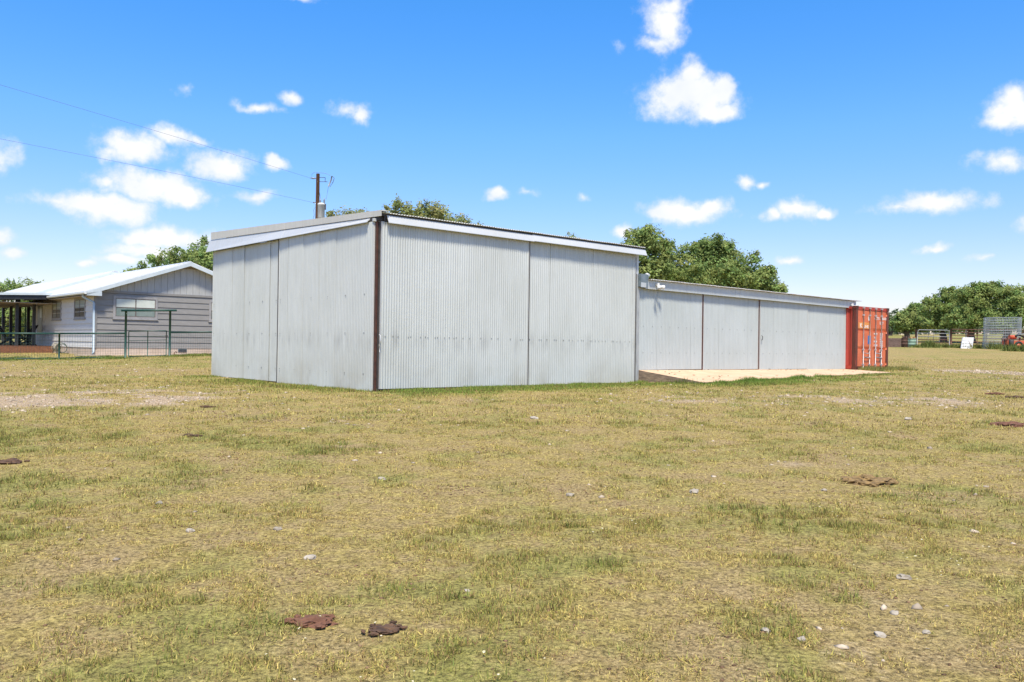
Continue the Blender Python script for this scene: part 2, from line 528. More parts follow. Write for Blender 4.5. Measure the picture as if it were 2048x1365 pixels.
M['rock'] = simple('pale limestone', (.25, .21, .155), (.42, .365, .285), 9, .9, 0, (1, 1, 1), .5)
M['bark'] = simple('oak bark', (.055, .045, .036), (.12, .10, .082), 7, .95, 0, (2, 2, .6), .4)
M['cont'] = None


def container_paint(name, c1, c2, rust):
    m, n, l, b = nt(name)
    v = pos_node(n, l)
    c = ramp(n, l, noise(n, l, v, 1.3, 4), [(.35, c1), (.65, c2)])
    st = noise(n, l, pos_node(n, l, (9, 9, 1.2)), 1.6, 6, .62)
    c = mix(n, l, ramp(n, l, st, [(rust, 0.0), (rust + .16, .85)]), c, (.075, .026, .014))
    l.new(c, b.inputs['Base Color'])
    b.inputs['Roughness'].default_value = .5
    bump(n, l, b, st, .2, .01)
    return m


M['cont'] = container_paint('orange container paint', (.55, .125, .048), (.62, .165, .068), .57)
M['contshade'] = container_paint('shaded container paint', (.33, .038, .022), (.40, .050, .03), .60)  # darker copy of the door paint, with the side's shade put into the colour
M['contrust'] = container_paint('rusty container post', (.25, .040, .022), (.12, .030, .02), .36)
M['rod'] = simple('zinc lock rod', (.38, .36, .35), (.50, .48, .46), 8, .5, .3)
M['gasket'] = simple('black door gasket', (.02, .012, .01), (.05, .02, .015), 8, .8)
M['letter'] = simple('white stencil paint', (.62, .56, .52), (.76, .72, .68), 14, .6)
M['decal'] = simple('orange yellow decal', (.62, .22, .05), (.66, .27, .07), 8, .6)
M['blueplate'] = simple('blue sticker', (.04, .13, .36), (.07, .19, .44), 9, .5)
M['greyplate'] = simple('grey data plate', (.16, .13, .12), (.24, .2, .18), 9, .4, .3)


def ground_material():
    m, n, l, b = nt('dry pasture')
    v = pos_node(n, l)
    def attr(a):
        t = n.new('ShaderNodeAttribute')
        t.attribute_name = a
        return t.outputs['Fac']
    f1 = noise(n, l, v, 14, 6, .65)
    f2 = noise(n, l, v, 60, 5, .7)
    f4 = noise(n, l, pos_node(n, l, (1, 1, .3)), 150, 3, .7)
    f3 = noise(n, l, v, 2.2, 5)
    straw = ramp(n, l, f1, [(.25, (.16, .116, .038)), (.5, (.36, .272, .086)), (.75, (.54, .42, .148))])  # kept dark so the thatch shadow under the blades is in the colour
    soil = ramp(n, l, f2, [(.25, (.16, .105, .044)), (.5, (.36, .258, .112)), (.75, (.53, .405, .20))])
    grn = ramp(n, l, f1, [(.25, (.12, .114, .028)), (.5, (.275, .248, .068)), (.8, (.43, .36, .115))])
    grv = ramp(n, l, f2, [(.3, (.28, .19, .105)), (.5, (.45, .33, .205)), (.7, (.60, .47, .33))])
    def th(a, w, mid=.5):
        # soft threshold of an attribute broken up by fine noise
        ad = n.new('ShaderNodeMath')
        ad.operation = 'MULTIPLY_ADD'
        l.new(f1, ad.inputs[0])
        ad.inputs[1].default_value = w
        l.new(attr(a), ad.inputs[2])
        return ramp(n, l, ad.outputs[0], [(mid + w * .5 - .22, 0.0), (min(.999, mid + w * .5 + .22), 1.0)])
    c = mix(n, l, ramp(n, l, noise(n, l, v, 5.5, 5), [(.38, 0.0), (.62, .8)]), straw, soil)
    c = mix(n, l, th('green', .7, .5), c, grn)
    c = mix(n, l, th('bare', .6, .45), c, soil)
    c = mix(n, l, th('gravel', .6, .4), c, grv)
    f5 = noise(n, l, v, 38, 4, .75)
    c = mix(n, l, 1.0, c, ramp(n, l, f5, [(.36, .34), (.52, 1.05), (.68, 1.5)]), 'MULTIPLY')
    c = mix(n, l, 1.0, c, ramp(n, l, f4, [(.36, .55), (.54, 1.0), (.72, 1.25)]), 'MULTIPLY')
    l.new(c, b.inputs['Base Color'])
    b.inputs['Roughness'].default_value = .95
    b.inputs['Specular IOR Level'].default_value = .15
    h = mix(n, l, .6, f1, f2)
    bump(n, l, b, h, .9, .03)
    return m


M['ground'] = ground_material()


def attr_material(name, rough=.75, transl=.3, spec=.25):
    m, n, l, b = nt(name)
    t = n.new('ShaderNodeAttribute')
    t.attribute_name = 'tint'
    l.new(t.outputs['Color'], b.inputs['Base Color'])
    b.inputs['Roughness'].default_value = rough
    b.inputs['Specular IOR Level'].default_value = spec
    tr = n.new('ShaderNodeBsdfTranslucent')
    l.new(t.outputs['Color'], tr.inputs['Color'])
    ms = n.new('ShaderNodeMixShader')
    ms.inputs[0].default_value = transl
    out = n['Material Output']
    l.new(b.outputs[0], ms.inputs[1])
    l.new(tr.outputs[0], ms.inputs[2])
    l.new(ms.outputs[0], out.inputs['Surface'])
    return m


M['leaf'] = attr_material('oak leaf', .7, .46, .15)
M['blade'] = attr_material('grass blade', .8, .3, .15)
M['stone'] = attr_material('loose stone', .9, 0.0, .2)


# ------------------------------------------------------------------ mesh helpers
class MB:
    def __init__(s):
        s.v, s.f = [], []

    def add(s, vs, fs):
        o = len(s.v)
        s.v.extend([tuple(map(float, p)) for p in vs])
        s.f.extend([tuple(i + o for i in f) for f in fs])
        return s

    def box(s, a, b):
        x0, x1 = sorted((a[0], b[0])); y0, y1 = sorted((a[1], b[1])); z0, z1 = sorted((a[2], b[2]))
        return s.add([(x0, y0, z0), (x1, y0, z0), (x1, y1, z0), (x0, y1, z0), (x0, y0, z1), (x1, y0, z1), (x1, y1, z1), (x0, y1, z1)],
                     [(0, 3, 2, 1), (4, 5, 6, 7), (0, 1, 5, 4), (1, 2, 6, 5), (2, 3, 7, 6), (3, 0, 4, 7)])

    def cbox(s, a, b, c=.01):
        """box with chamfered long edges (around z)"""
        x0, x1 = sorted((a[0], b[0])); y0, y1 = sorted((a[1], b[1])); z0, z1 = sorted((a[2], b[2]))
        ring = [(x0 + c, y0), (x1 - c, y0), (x1, y0 + c), (x1, y1 - c), (x1 - c, y1), (x0 + c, y1), (x0, y1 - c), (x0, y0 + c)]
        return s.prism(ring, z0, z1)

    def prism(s, ring, z0, z1):
        n = len(ring)
        vs = [(x, y, z0) for x, y in ring] + [(x, y, z1) for x, y in ring]
        fs = [tuple(reversed(range(n))), tuple(range(n, 2 * n))] + [(i, (i + 1) % n, n + (i + 1) % n, n + i) for i in range(n)]
        return s.add(vs, fs)

    def extrude(s, ring, vec):
        """ring of 3-D points swept by vec, capped"""
        n = len(ring)
        r = [np.asarray(p, float) for p in ring]
        vs = r + [p + np.asarray(vec, float) for p in r]
        fs = [tuple(reversed(range(n))), tuple(range(n, 2 * n))] + [(i, (i + 1) % n, n + (i + 1) % n, n + i) for i in range(n)]
        return s.add(vs, fs)

    def loft(s, r0, r1):
        n = len(r0)
        fs = [tuple(reversed(range(n))), tuple(range(n, 2 * n))] + [(i, (i + 1) % n, n + (i + 1) % n, n + i) for i in range(n)]
        return s.add(list(r0) + list(r1), fs)

    def tube(s, pts, r, n=8, cap=True):
        P = [np.asarray(p, float) for p in pts]
        R = r if hasattr(r, '__len__') else [r] * len(P)
        vs, fs = [], []
        for i, p in enumerate(P):
            t = P[min(i + 1, len(P) - 1)] - P[max(i - 1, 0)]
            t = t / (np.linalg.norm(t) + 1e-12)
            a = np.array([0, 0, 1.0]) if abs(t[2]) < .9 else np.array([1.0, 0, 0])
            e1 = np.cross(t, a); e1 /= np.linalg.norm(e1)
            e2 = np.cross(t, e1)
            for k in range(n):
                w = 2 * math.pi * k / n
                vs.append(p + R[i] * (math.cos(w) * e1 + math.sin(w) * e2))
        for i in range(len(P) - 1):
            for k in range(n):
                fs.append((i * n + k, i * n + (k + 1) % n, (i + 1) * n + (k + 1) % n, (i + 1) * n + k))
        if cap:
            fs.append(tuple(range(n))); fs.append(tuple(reversed(range((len(P) - 1) * n, len(P) * n))))
        return s.add(vs, fs)

    def ring(s, c, axis, R, r, n=24, m=6):
        axis = np.asarray(axis, float); axis /= np.linalg.norm(axis)
        a = np.array([0, 0, 1.0]) if abs(axis[2]) < .9 else np.array([1.0, 0, 0])
        e1 = np.cross(axis, a); e1 /= np.linalg.norm(e1); e2 = np.cross(axis, e1)
        vs, fs = [], []
        for i in range(n):
            w = 2 * math.pi * i / n
            d = math.cos(w) * e1 + math.sin(w) * e2
            for k in range(m):
                q = 2 * math.pi * k / m
                vs.append(np.asarray(c) + d * (R + r * math.cos(q)) + axis * r * math.sin(q))
        for i in range(n):
            for k in range(m):
                fs.append((i * m + k, ((i + 1) % n) * m + k, ((i + 1) % n) * m + (k + 1) % m, i * m + (k + 1) % m))
        return s.add(vs, fs)

    def lathe(s, c, prof, n=20):
        vs, fs = [], []
        for r, z in prof:
            for k in range(n):
                w = 2 * math.pi * k / n
                vs.append((c[0] + r * math.cos(w), c[1] + r * math.sin(w), c[2] + z))
        for i in range(len(prof) - 1):
            for k in range(n):
                fs.append((i * n + k, i * n + (k + 1) % n, (i + 1) * n + (k + 1) % n, (i + 1) * n + k))
        fs.append(tuple(reversed(range(n)))); fs.append(tuple(range((len(prof) - 1) * n, len(prof) * n)))
        return s.add(vs, fs)

    def mesh(s, name, mat, smooth=False):
        me = bpy.data.meshes.new(name)
        me.from_pydata(s.v, [], s.f)
        if mat:
            me.materials.append(mat)
        if smooth:
            me.polygons.foreach_set('use_smooth', [True] * len(me.polygons))
        me.update()
        return me

    def build(s, name, mat, parent=None, smooth=False, loc=None):
        return link(name, s.mesh(name, mat, smooth), parent, loc)


def link(name, me, parent=None, loc=None):
    o = bpy.data.objects.new(name, me)
    col.objects.link(o)
    if parent:
        o.parent = parent
    if loc is not None:
        o.location = loc
    return o


def tag(o, label=None, cat=None, group=None, kind=None):
    for k, v in (('label', label), ('category', cat), ('group', group), ('kind', kind)):
        if v:
            o[k] = v
    return o


def empty(name, loc, rz=0.0, **k):
    o = bpy.data.objects.new(name, None)
    o.empty_display_size = .2
    col.objects.link(o)
    o.location = tuple(map(float, loc))
    o.rotation_euler = (0, 0, rz)
    return tag(o, **k)


def np_mesh(name, verts, tris, mat, tint=None, nper=3):
    """fast mesh from arrays of equally sized faces"""
    me = bpy.data.meshes.new(name)
    nv, nf = len(verts), len(tris)
    me.vertices.add(nv)
    me.vertices.foreach_set('co', np.ascontiguousarray(verts, np.float32).ravel())
    me.loops.add(nf * nper)
    me.loops.foreach_set('vertex_index', np.ascontiguousarray(tris, np.int32).ravel())
    me.polygons.add(nf)
    me.polygons.foreach_set('loop_start', np.arange(nf, dtype=np.int32) * nper)
    if tint is not None:
        a = me.color_attributes.new('tint', 'FLOAT_COLOR', 'POINT')
        a.data.foreach_set('color', np.ascontiguousarray(np.c_[tint, np.ones(len(tint))], np.float32).ravel())
    me.materials.append(mat)
    me.update(calc_edges=True)
    return me


# ------------------------------------------------------------------ ground
def axis_steps(lo, a, b, hi, fine, grow):
    mid = list(np.arange(a, b, fine))
    out, s, x = [], fine, mid[-1]
    while x < hi:
        s *= grow
        x += s
        out.append(x)
    pre, s, x = [], fine, a
    while x > lo:
        s *= grow
        x -= s
        pre.append(x)
    return np.array(pre[::-1] + mid + out)


gx = axis_steps(-900, -15, 19, 900, .15, 1.09)
gy = axis_steps(-300, 1.5, 27, 1200, .15, 1.07)
GX, GY = np.meshgrid(gx, gy)
GZ = gz(GX.ravel(), GY.ravel())
gv = np.c_[GX.ravel(), GY.ravel(), GZ]
nx_, ny_ = len(gx), len(gy)
ii = np.arange(nx_ * ny_).reshape(ny_, nx_)
gf = np.stack([ii[:-1, :-1], ii[:-1, 1:], ii[1:, 1:], ii[1:, :-1]], -1).reshape(-1, 4)
gme = np_mesh('ground', gv, gf, M['ground'], None, 4)
gme.polygons.foreach_set('use_smooth', [True] * len(gme.polygons))
for nm, arr in zip(('green', 'bare', 'gravel'), ground_fields(gv[:, 0], gv[:, 1])):
    a = gme.attributes.new(nm, 'FLOAT', 'POINT')
    a.data.foreach_set('value', np.ascontiguousarray(arr, np.float32))
tag(link('ground', gme), 'dry mown pasture of straw coloured and green grass with bare soil', kind='structure')


# ------------------------------------------------------------------ corrugated sheets
_sheet_cache = {}


def sheet_mesh(width, height, pitch=.0708, amp=.0095, mat='galv', slope=0.0, res=8):
    """vertical corrugated sheet: x along the wall, -y outwards, z up; top may rise along x"""
    key = (round(width, 3), round(height, 3), pitch, amp, mat, round(slope, 4))
    if key in _sheet_cache:
        return _sheet_cache[key]
    k = max(2, int(round(width / pitch)) * res)
    vs, fs = [], []
    nz = 2
    for j in range(nz + 1):
        for i in range(k + 1):
            x = width * i / k
            y = -amp * math.cos(2 * math.pi * x / pitch)
            vs.append((x, y, (height + slope * x) * j / nz))
    for j in range(nz):
        for i in range(k):
            a = j * (k + 1) + i
            fs.append((a, a + 1, a + k + 2, a + k + 1))
    me = MB().add(vs, fs).mesh('corrugated_sheet', M[mat], True)
    _sheet_cache[key] = me
    return me


def roof_sheet_mesh(width, length, rise, pitch=.0762, amp=.011, mat='roofsheet', res=6):
    k = int(round(width / pitch)) * res
    vs, fs = [], []
    for t in (0, 1):                       # two skins so the cut end shows thickness
        for j in (0, 1):
            for i in range(k + 1):
                x = width * i / k
                vs.append((x, length * j, rise * j + amp * math.cos(2 * math.pi * x / pitch) - t * .004))
    n = k + 1
    for i in range(k):
        fs.append((i, i + 1, n + i + 1, n + i))
        fs.append((2 * n + i, 3 * n + i, 3 * n + i + 1, 2 * n + i + 1))
        fs.append((i, 2 * n + i, 2 * n + i + 1, i + 1))
        fs.append((n + i, n + i + 1, 3 * n + i + 1, 3 * n + i))
    return MB().add(vs, fs).mesh('roof_sheet', M[mat], True)


def door(parent, x0, x1, z0, z1, seams, off, rot=0.0, origin=(0, 0), lap=None, jit=True, skin='galv', name='sliding_door', frame='darksteel'):
    """sliding door: steel frame with corrugated sheets. Local x runs along the wall."""
    fr = MB()
    y = .03
    for xx in (x0 + .03, (x0 + x1) / 2, x1 - .03):
        fr.box((xx - .025, y, z0 + .02), (xx + .025, y + .05, z1 - .02))
    for zz in (z0 + .05, 1.5, z1 - .05):
        fr.box((x0 + .03, y + .002, zz - .025), (x1 - .03, y + .048, zz + .025))
    # thin bent edge strips that close the sheet ends
    o = fr.build(name, M[frame], parent)
    o.rotation_euler = (0, 0, rot)
    o.location = (origin[0] - math.sin(rot) * 0, origin[1], 0)
    base = Vector((0, off, 0))
    for ch in (0,):
        o.location = Vector((origin[0], origin[1], 0)) + Matrix.Rotation(rot, 3, 'Z') @ base
    edges = [x0] + [s for s in seams if x0 < s < x1] + [x1]
    for i in range(len(edges) - 1):
        w = edges[i + 1] - edges[i]
        rows = [(z0, z1)] if lap is None else [(z0, lap), (lap - .04, z1)]
        for r, (a, b) in enumerate(rows):
            me = sheet_mesh(w + .018, b - a, mat=skin)
            s = link('corrugated_sheet', me, o)
            s.location = (edges[i] - .005, (-.007 if rot else -.002) * (i % 2) - .0025 * r + random.uniform(-.001, .001), a)
            s.rotation_euler = (random.uniform(-.0012, .0012), random.uniform(-.002, .002) if jit else 0, (-.012 if rot else 0) + random.uniform(-.003, .003))
    return o


# ------------------------------------------------------------------ the big shed
WT = 4.10                                 # top of the sliding doors
shed = empty('metal_shed', (C0[0], C0[1], 0), ANG, label='tall galvanised corrugated metal shed with flat roof and rusty corner post', cat='shed')
R90 = math.pi / 2
# right face: local x = u
d1 = door(shed, .055, 4.61, .27, WT, [.055 + .85 * k for k in range(1, 6)], -.055)
d2 = door(shed, 4.60, 8.975, .262, WT, [4.60 + .85 * k for k in range(1, 6)], .0)
# left face: v runs from 9.42 (far) to .11 (corner): place with local x = -v
d3 = door(shed, -4.815, -.10, .215, WT, [-4.325, -3.468, -2.62, -1.82, -1.03], -.055, rot=-R90)
d4 = door(shed, -9.43, -4.80, .238, WT, [-8.0, -7.147, -6.295, -5.459], .0, rot=-R90)
for dd, (xa, xb), za in ((d1, (.055, 4.61), .27), (d2, (4.6, 8.975), .262), (d3, (-4.815, -.1), .215), (d4, (-9.43, -4.8), .238)):
    for xx in (xa, xb):
        MB().box((xx - .006, -.018, za), (xx + .006, .03, WT)).build('edge_trim', M['galv_clean'], dd)
    sc = MB()
    left = dd in (d3, d4)
    for zz in ((2.45, 1.55, .6) if left else (1.475, 1.475)):
        x = xa + .12
        while x < xb - .05:
            if left:
                sc.lathe((x, 0, 0), [(.008, -.004), (.008, .004)], 6) if False else sc.box((x - .009, -.022, zz - .009), (x + .009, -.012, zz + .009))
                x += .85
            else:
                zq = zz + random.uniform(-.008, .008)
                sc.box((x - .0065, -.024, zq - .0065), (x + .0065, -.012, zq + .0065))
                x += random.choice([.2124, .2832, .354, .425])
    sc.build('screws', M['screw'], dd)['kind'] = 'stuff'
# handle on the corner edge of the right door
hb = MB().tube([(.03, -.07, 1.32), (.03, -.11, 1.34), (.03, -.125, 1.44), (.03, -.11, 1.54), (.03, -.07, 1.56)], .011, 8)
hb.tube([(.03, -.09, 1.30), (.028, -.10, 1.16)], .006, 6)
hb.build('door_handle', M['galv_clean'], d1, True).location = (-.03, .02, -.05)
cp = MB()
cp.box((-.02, .03, .16), (.02, .085, 4.12))
cp.build('corner_post', M['brownsteel'], shed)
MB().box((.022, -.02, .16), (.05, .04, 4.1)).build('corner_post', M['darksteel'], shed)  # not a second post: dark box standing in for the shaded gap
ep = MB().cbox((9.03, -.05, .2), (9.145, .06, 3.5), .008)
ep.build('end_post', M['greysteel'], shed)
MB().cbox((8.992, -.01, .2), (9.022, .05, 4.0), .004).build('gap_bar', M['darksteel'], shed)  # narrow dark bar along the gap line between door and end post
MB().box((9.03, .02, 3.5), (9.16, .05, 4.1)).build('return_trim', M['galv_clean'], shed)
MB().box((.14, -.03, .12), (4.6, .02, .262)).build('base_board', M['brownsteel'], shed)
MB().box((4.62, .03, .12), (8.96, .06, .255)).build('base_board', M['darksteel'], shed)
MB().box((.03, .12, .1), (.07, 9.4, .24)).build('base_board', M['darksteel'], shed)
MB().box((4.665, -.03, .26), (4.69, .03, 4.1)).build('seam_shadow', M['darksteel'], shed)  # dark strip added to draw the shadow line where the doors overlap
MB().box((-.03, 4.93, .24), (.03, 4.96, 4.1)).build('seam_shadow', M['darksteel'], shed)  # likewise added, for the shadow line cast by the proud door edge
# hidden sides
MB().box((.12, 9.36, .1), (9.0, 9.42, 4.5)).build('rear_wall', M['galv'], shed)
MB().box((8.96, .12, .1), (9.02, 9.34, 4.2)).build('end_wall', M['galv'], shed)
# roof deck and sheets: low slope rising away from the right face
def roofz(v):
    return 4.30 + .038 * (v + .2)
rk = MB()
rk.loft([(.0, -.08, 4.225), (9.2, -.08, 4.225), (9.2, -.08, 4.270), (.0, -.08, 4.270)],
        [(.0, 9.5, roofz(9.5) - .09), (9.2, 9.5, roofz(9.5) - .09), (9.2, 9.5, roofz(9.5) - .035), (.0, 9.5, roofz(9.5) - .035)])
roof = rk.build('roof', M['darksteel'], shed)
rw_ = 9.30 / 11
rme = roof_sheet_mesh(rw_ + .02, 9.7, .038 * 9.7, mat='galv_clean')
for k in range(11):
    o = link('roof_sheet', rme, roof, (-.04 + k * rw_, -.15, roofz(-.15) + .004 * (k % 2) - .006))
# right skirt flashing below the roof edge
for a, b in ((.16, 4.7), (4.69, 9.30)):
    dz = .003 if a > 1 else 0
    prof = [(-.105, 4.245), (-.185, 4.075), (-.185, 4.062), (-.175, 4.062), (-.09, 4.235), (-.09, 4.245)]
    m_ = MB()
    m_.loft([(a, v_ - dz, z_) for v_, z_ in reversed(prof)], [(b, v_ - dz, z_ - .012) for v_, z_ in reversed(prof)])
    m_.build('skirt_flashing', M['galv_clean'], shed)
MB().box((.1, -.085, 4.12), (9.2, -.05, 4.22)).build('door_track', M['darksteel'], shed)
# left rake: upper flashing and lower skirt
def rz(v):
    return roofz(v) - .01
for a, b, e in ((-.19, 4.55, 0), (4.54, 9.52, .004)):
    m_ = MB()
    def prof(v):
        t, f = rz(v) + .03, 4.205 + .0285 * v
        return [(.16, v, t + .02), (-.062 - e, v, t + .012), (-.058 - e, v, f), (-.043, v, f), (-.047, v, t - .004), (.16, v, t + .004)]
    m_.loft(prof(a), prof(b))
    m_.build('rake_flashing', M['oldflash'], shed)
    m_ = MB()
    aa, bb = max(a, .27), b + (.14 if b > 9 else 0)
    def prof2(v):
        f = 4.20 + .0285 * v
        return [(-.035 - e, v, f), (-.155 - e, v, 4.10), (-.155 - e, v, 4.085), (-.14, v, 4.085), (-.02, v, f - .012), (-.02, v, f)]
    m_.loft(prof2(aa), prof2(bb))
    m_.build('rake_skirt', M['galv_clean'], shed)
MB().box((-.06, .1, 4.12), (.05, 9.4, 4.19)).build('door_track', M['darksteel'], shed)
MB().box((-.10, .05, 4.10), (.18, .10, 4.17)).build('track_end', M['galv_clean'], shed)
MB().box((-.02, -.02, 4.12), (.12, .1, 4.26)).build('corner_gap_shade', M['darksteel'], shed)  # dark filler standing in for the shade inside the open corner gap

# ------------------------------------------------------------------ the low shed beside it
low = empty('low_metal_shed', tuple(shed_pt(9.17, 0)), ANG, label='long low galvanised shed with white fascia between the tall shed and the container', cat='shed')
def LX(u):
    return u - 9.17
for a, b, off, z0 in ((9.17, 12.29, 0, .63), (12.39, 15.565, 0, .61), (15.66, 18.86, -.02, .59), (18.85, 21.87, 0, .565)):
    dd = door(low, LX(a), LX(b), z0, 3.10, [LX(a) + .85 * k for k in range(1, 4)], off, lap=None, skin='galv_low')
    for xx in (LX(a), LX(b)):
        MB().box((xx - .006, -.018, z0), (xx + .006, .03, 3.1)).build('edge_trim', M['galv_clean'], dd)
    if a == 15.66:
        hb = MB().tube([(.07, -.03, 1.62), (.07, -.07, 1.64), (.07, -.075, 1.74), (.07, -.03, 1.78)], .012, 6)
        hb.build('door_handle', M['darksteel'], dd, True).location = (LX(a), 0, 0)
    sc = MB()
    for zz in (1.15, 1.95):
        for k in range(7):
            x = LX(a) + .2 + k * .425
            if x < LX(b) - .1:
                sc.box((x - .008, -.022, zz - .008), (x + .008, -.012, zz + .008))
    sc.build('screws', M['screw'], dd)['kind'] = 'stuff'
MB().box((LX(12.285), -.01, .58), (LX(12.395), .08, 3.1)).build('door_post', M['brownsteel'], low)
MB().box((LX(15.56), -.005, .57), (LX(15.655), .08, 3.1)).build('door_post', M['brownsteel'], low)
MB().box((-.02, .02, .5), (.02, .08, 3.1)).build('door_post', M['brownsteel'], low)
for a, b, e in ((9.31, 14.0, 0), (13.99, 18.4, .004), (18.39, 22.4, 0)):
    m_ = MB()
    def fz(u):
        return 3.068 - .0060 * (u - 9.31), 3.335 - .0052 * (u - 9.31)
    (p0, p1), (q0, q1) = fz(a), fz(b)
    m_.loft([(LX(a), -.13 - e, p0), (LX(a), -.10, p0), (LX(a), -.10, p1), (LX(a), -.13 - e, p1)][::-1],
            [(LX(b), -.13 - e, q0), (LX(b), -.10, q0), (LX(b), -.10, q1), (LX(b), -.13 - e, q1)][::-1])
    m_.build('fascia_panel', M['fascia'], low)
MB().box((LX(21.87), .0, .55), (LX(21.9), 6, 3.2)).build('end_wall', M['galv'], low)
MB().box((.1, 5.94, .5), (LX(21.86), 6, 3.4)).build('rear_wall', M['galv'], low)
MB().box((.0, .03, 3.06), (LX(22.3), .08, 3.12)).build('door_track', M['darksteel'], low)
rk = MB().loft([(LX(9.4), -.1, 3.28), (LX(22.4), -.1, 3.22), (LX(22.4), -.1, 3.24), (LX(9.4), -.1, 3.31)],
               [(LX(9.4), 6.1, 3.40), (LX(22.4), 6.1, 3.34), (LX(22.4), 6.1, 3.37), (LX(9.4), 6.1, 3.43)])
lroof = rk.build('roof', M['darksteel'], low)
rw2 = 13.25 / 16
rme2 = roof_sheet_mesh(rw2 + .02, 6.5, .024 * 6.5, mat='galv_clean')
for k in range(16):
    u0 = 9.42 + k * rw2
    link('roof_sheet', rme2, lroof, (LX(u0), -.24, 3.352 - .0045 * (u0 - 9.3) + .003 * (k % 2)))
MB().box((LX(9.05), -.16, 3.12), (LX(9.40), -.06, 3.50)).build('junction_flashing', M['bluegrey'], low)
MB().box((LX(9.06), -.165, 3.10), (LX(9.3), -.14, 3.24)).build('junction_flashing', M['fascia'], low)
vp = MB().lathe((LX(9.95), .35, 3.30), [(.05, 0), (.05, .2), (.09, .21), (.09, .26), (.03, .3)], 12)
vp.build('roof_vent', M['galv_clean'], low, True)


def floodlight(u, z, label, two):
    o = empty('security_light', tuple(shed_pt(u, -.13, z)), ANG, label=label, cat='light', group='security lights on the low shed fascia')
    MB().lathe((0, 0, 0), [(.0, 0), (.06, .0), (.06, .025), (.0, .025)], 14).build('mounting_plate', M['whitepaint'], o, True).rotation_euler = (R90, 0, 0)
    MB().box((-.05, -.11, -.05), (.05, -.02, .05)).build('sensor_box', M['whitepaint'], o)
    o.scale = (.8, .8, .8)
    for sx in ((-1, 1) if two else (-1, 1)):
        m_ = MB()
        m_.lathe((0, 0, 0), [(.025, 0), (.035, .06), (.075, .15), (.085, .20), (.08, .205)], 16)
        h_ = m_.build('lamp_head', M['whitepaint'], o, True)
        h_.location = (sx * .05, -.10, -.06)
        h_.rotation_euler = (math.radians(118 if sx < 0 else 105), 0, math.radians(-28 if sx < 0 else 62))
        ln = MB().lathe((0, 0, 0), [(.01, .200), (.070, .2055), (.02, .215)], 14)
        ln.build('lamp_lens', M['lens'], h_, True)
    return o


floodlight(9.82, 3.22, 'white twin floodlight on the fascia end next to the tall shed', True)
floodlight(21.98, 3.13, 'white twin floodlight on the fascia end above the orange container', True)

# ------------------------------------------------------------------ concrete ramp in front of the low shed
sl = MB()
TB = [shed_pt(9.17, .0, .625), shed_pt(22.6, .0, .55), shed_pt(20.95, -2.25, .505), shed_pt(9.33, -2.25, .345)]
BB = [p - np.array([0, 0, .42]) for p in TB]
sl.loft([tuple(p) for p in BB], [tuple(p) for p in TB])
slab = empty('concrete_ramp', tuple(shed_pt(9.2, -.5, .3)), 0, label='tan concrete ramp slab in front of the low shed doors', cat='ramp')
def rel(mb, o):
    L = np.array(o.location)
    mb.v = [tuple(np.array(p) - L) for p in mb.v]
    return mb
so = rel(sl, slab).build('slab', M['concrete'], slab)
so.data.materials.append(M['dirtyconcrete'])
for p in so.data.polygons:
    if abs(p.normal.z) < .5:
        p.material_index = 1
fl = MB().loft([tuple(shed_pt(9.2, .0, .1)), tuple(shed_pt(21.8, .0, .1)), tuple(shed_pt(21.8, 5.9, .1)), tuple(shed_pt(9.2, 5.9, .1))],
               [tuple(shed_pt(9.2, .0, .62)), tuple(shed_pt(21.8, .0, .552)), tuple(shed_pt(21.8, 5.9, .56)), tuple(shed_pt(9.2, 5.9, .62))])
rel(fl, slab).build('floor_slab', M['concrete'], slab)

# ------------------------------------------------------------------ shipping container
def text_mesh(body, size, mat, parent, loc, sx=1.0):
    cu = bpy.data.curves.new('lettering', 'FONT')
    cu.body, cu.size, cu.extrude = body, size, .0015
    cu.resolution_u = 2
    cu.offset = .004
    t = bpy.data.objects.new('lettering', cu)
    col.objects.link(t)
    me = bpy.data.meshes.new_from_object(t.evaluated_get(bpy.context.evaluated_depsgraph_get()))
    bpy.data.objects.remove(t)
    me.materials.clear()
    me.materials.append(mat)
    o = link('lettering', me, parent, loc)
    o.rotation_euler = (R90, 0, 0)
    o.scale = (sx, 1, 1)
    return o


cpos = on_plane(1711, 739.5, shed_pt(0, -.45), V)
CW, CH, CL = 2.44, 2.52, 6.06
ctn = empty('shipping_container', tuple(cpos), ANG - math.radians(4.0), label='orange red steel shipping container with lock rods at the end of the low shed', cat='container')
ctn.rotation_euler = (0, math.radians(.4), ANG - math.radians(4.0))
for x in (0, CW - .14):
    MB().cbox((x, 0, .1), (x + .14, .17, CH - .1), .012).build('corner_post', M['contrust'], ctn)
    MB().cbox((x, CL - .16, .1), (x + .14, CL, CH - .1), .012).build('corner_post', M['contrust'], ctn)
for x in (-.012, CW - .150):
    for y in (-.012, CL - .165):
        for z in (0, CH - .118):
            cst = MB().box((x, y, z), (x + .162, y + .178, z + .118))
            cst.build('corner_casting', M['contrust'], ctn)
            if y < 0:
                MB().box((x + .05, y - .004, z + .03), (x + .11, y + .002, z + .09)).build('casting_hole', M['gasket'], ctn)
MB().box((.14, .02, CH - .15), (CW - .14, .14, CH - .015)).build('door_header', M['contshade'], ctn)
MB().box((.14, .02, .0), (CW - .14, .14, .11)).build('door_sill', M['contrust'], ctn)
MB().box((.02, .1, CH - .07), (CW - .02, CL, CH - .02)).build('roof', M['contrust'], ctn)
for x in (.0, CW - .06):
    MB().box((x + .005, .16, CH - .12), (x + .055, CL - .1, CH - .03)).build('top_rail', M['contshade'], ctn)
    MB().box((x + .005, .16, .02), (x + .055, CL - .1, .16)).build('bottom_rail', M['contshade'], ctn)
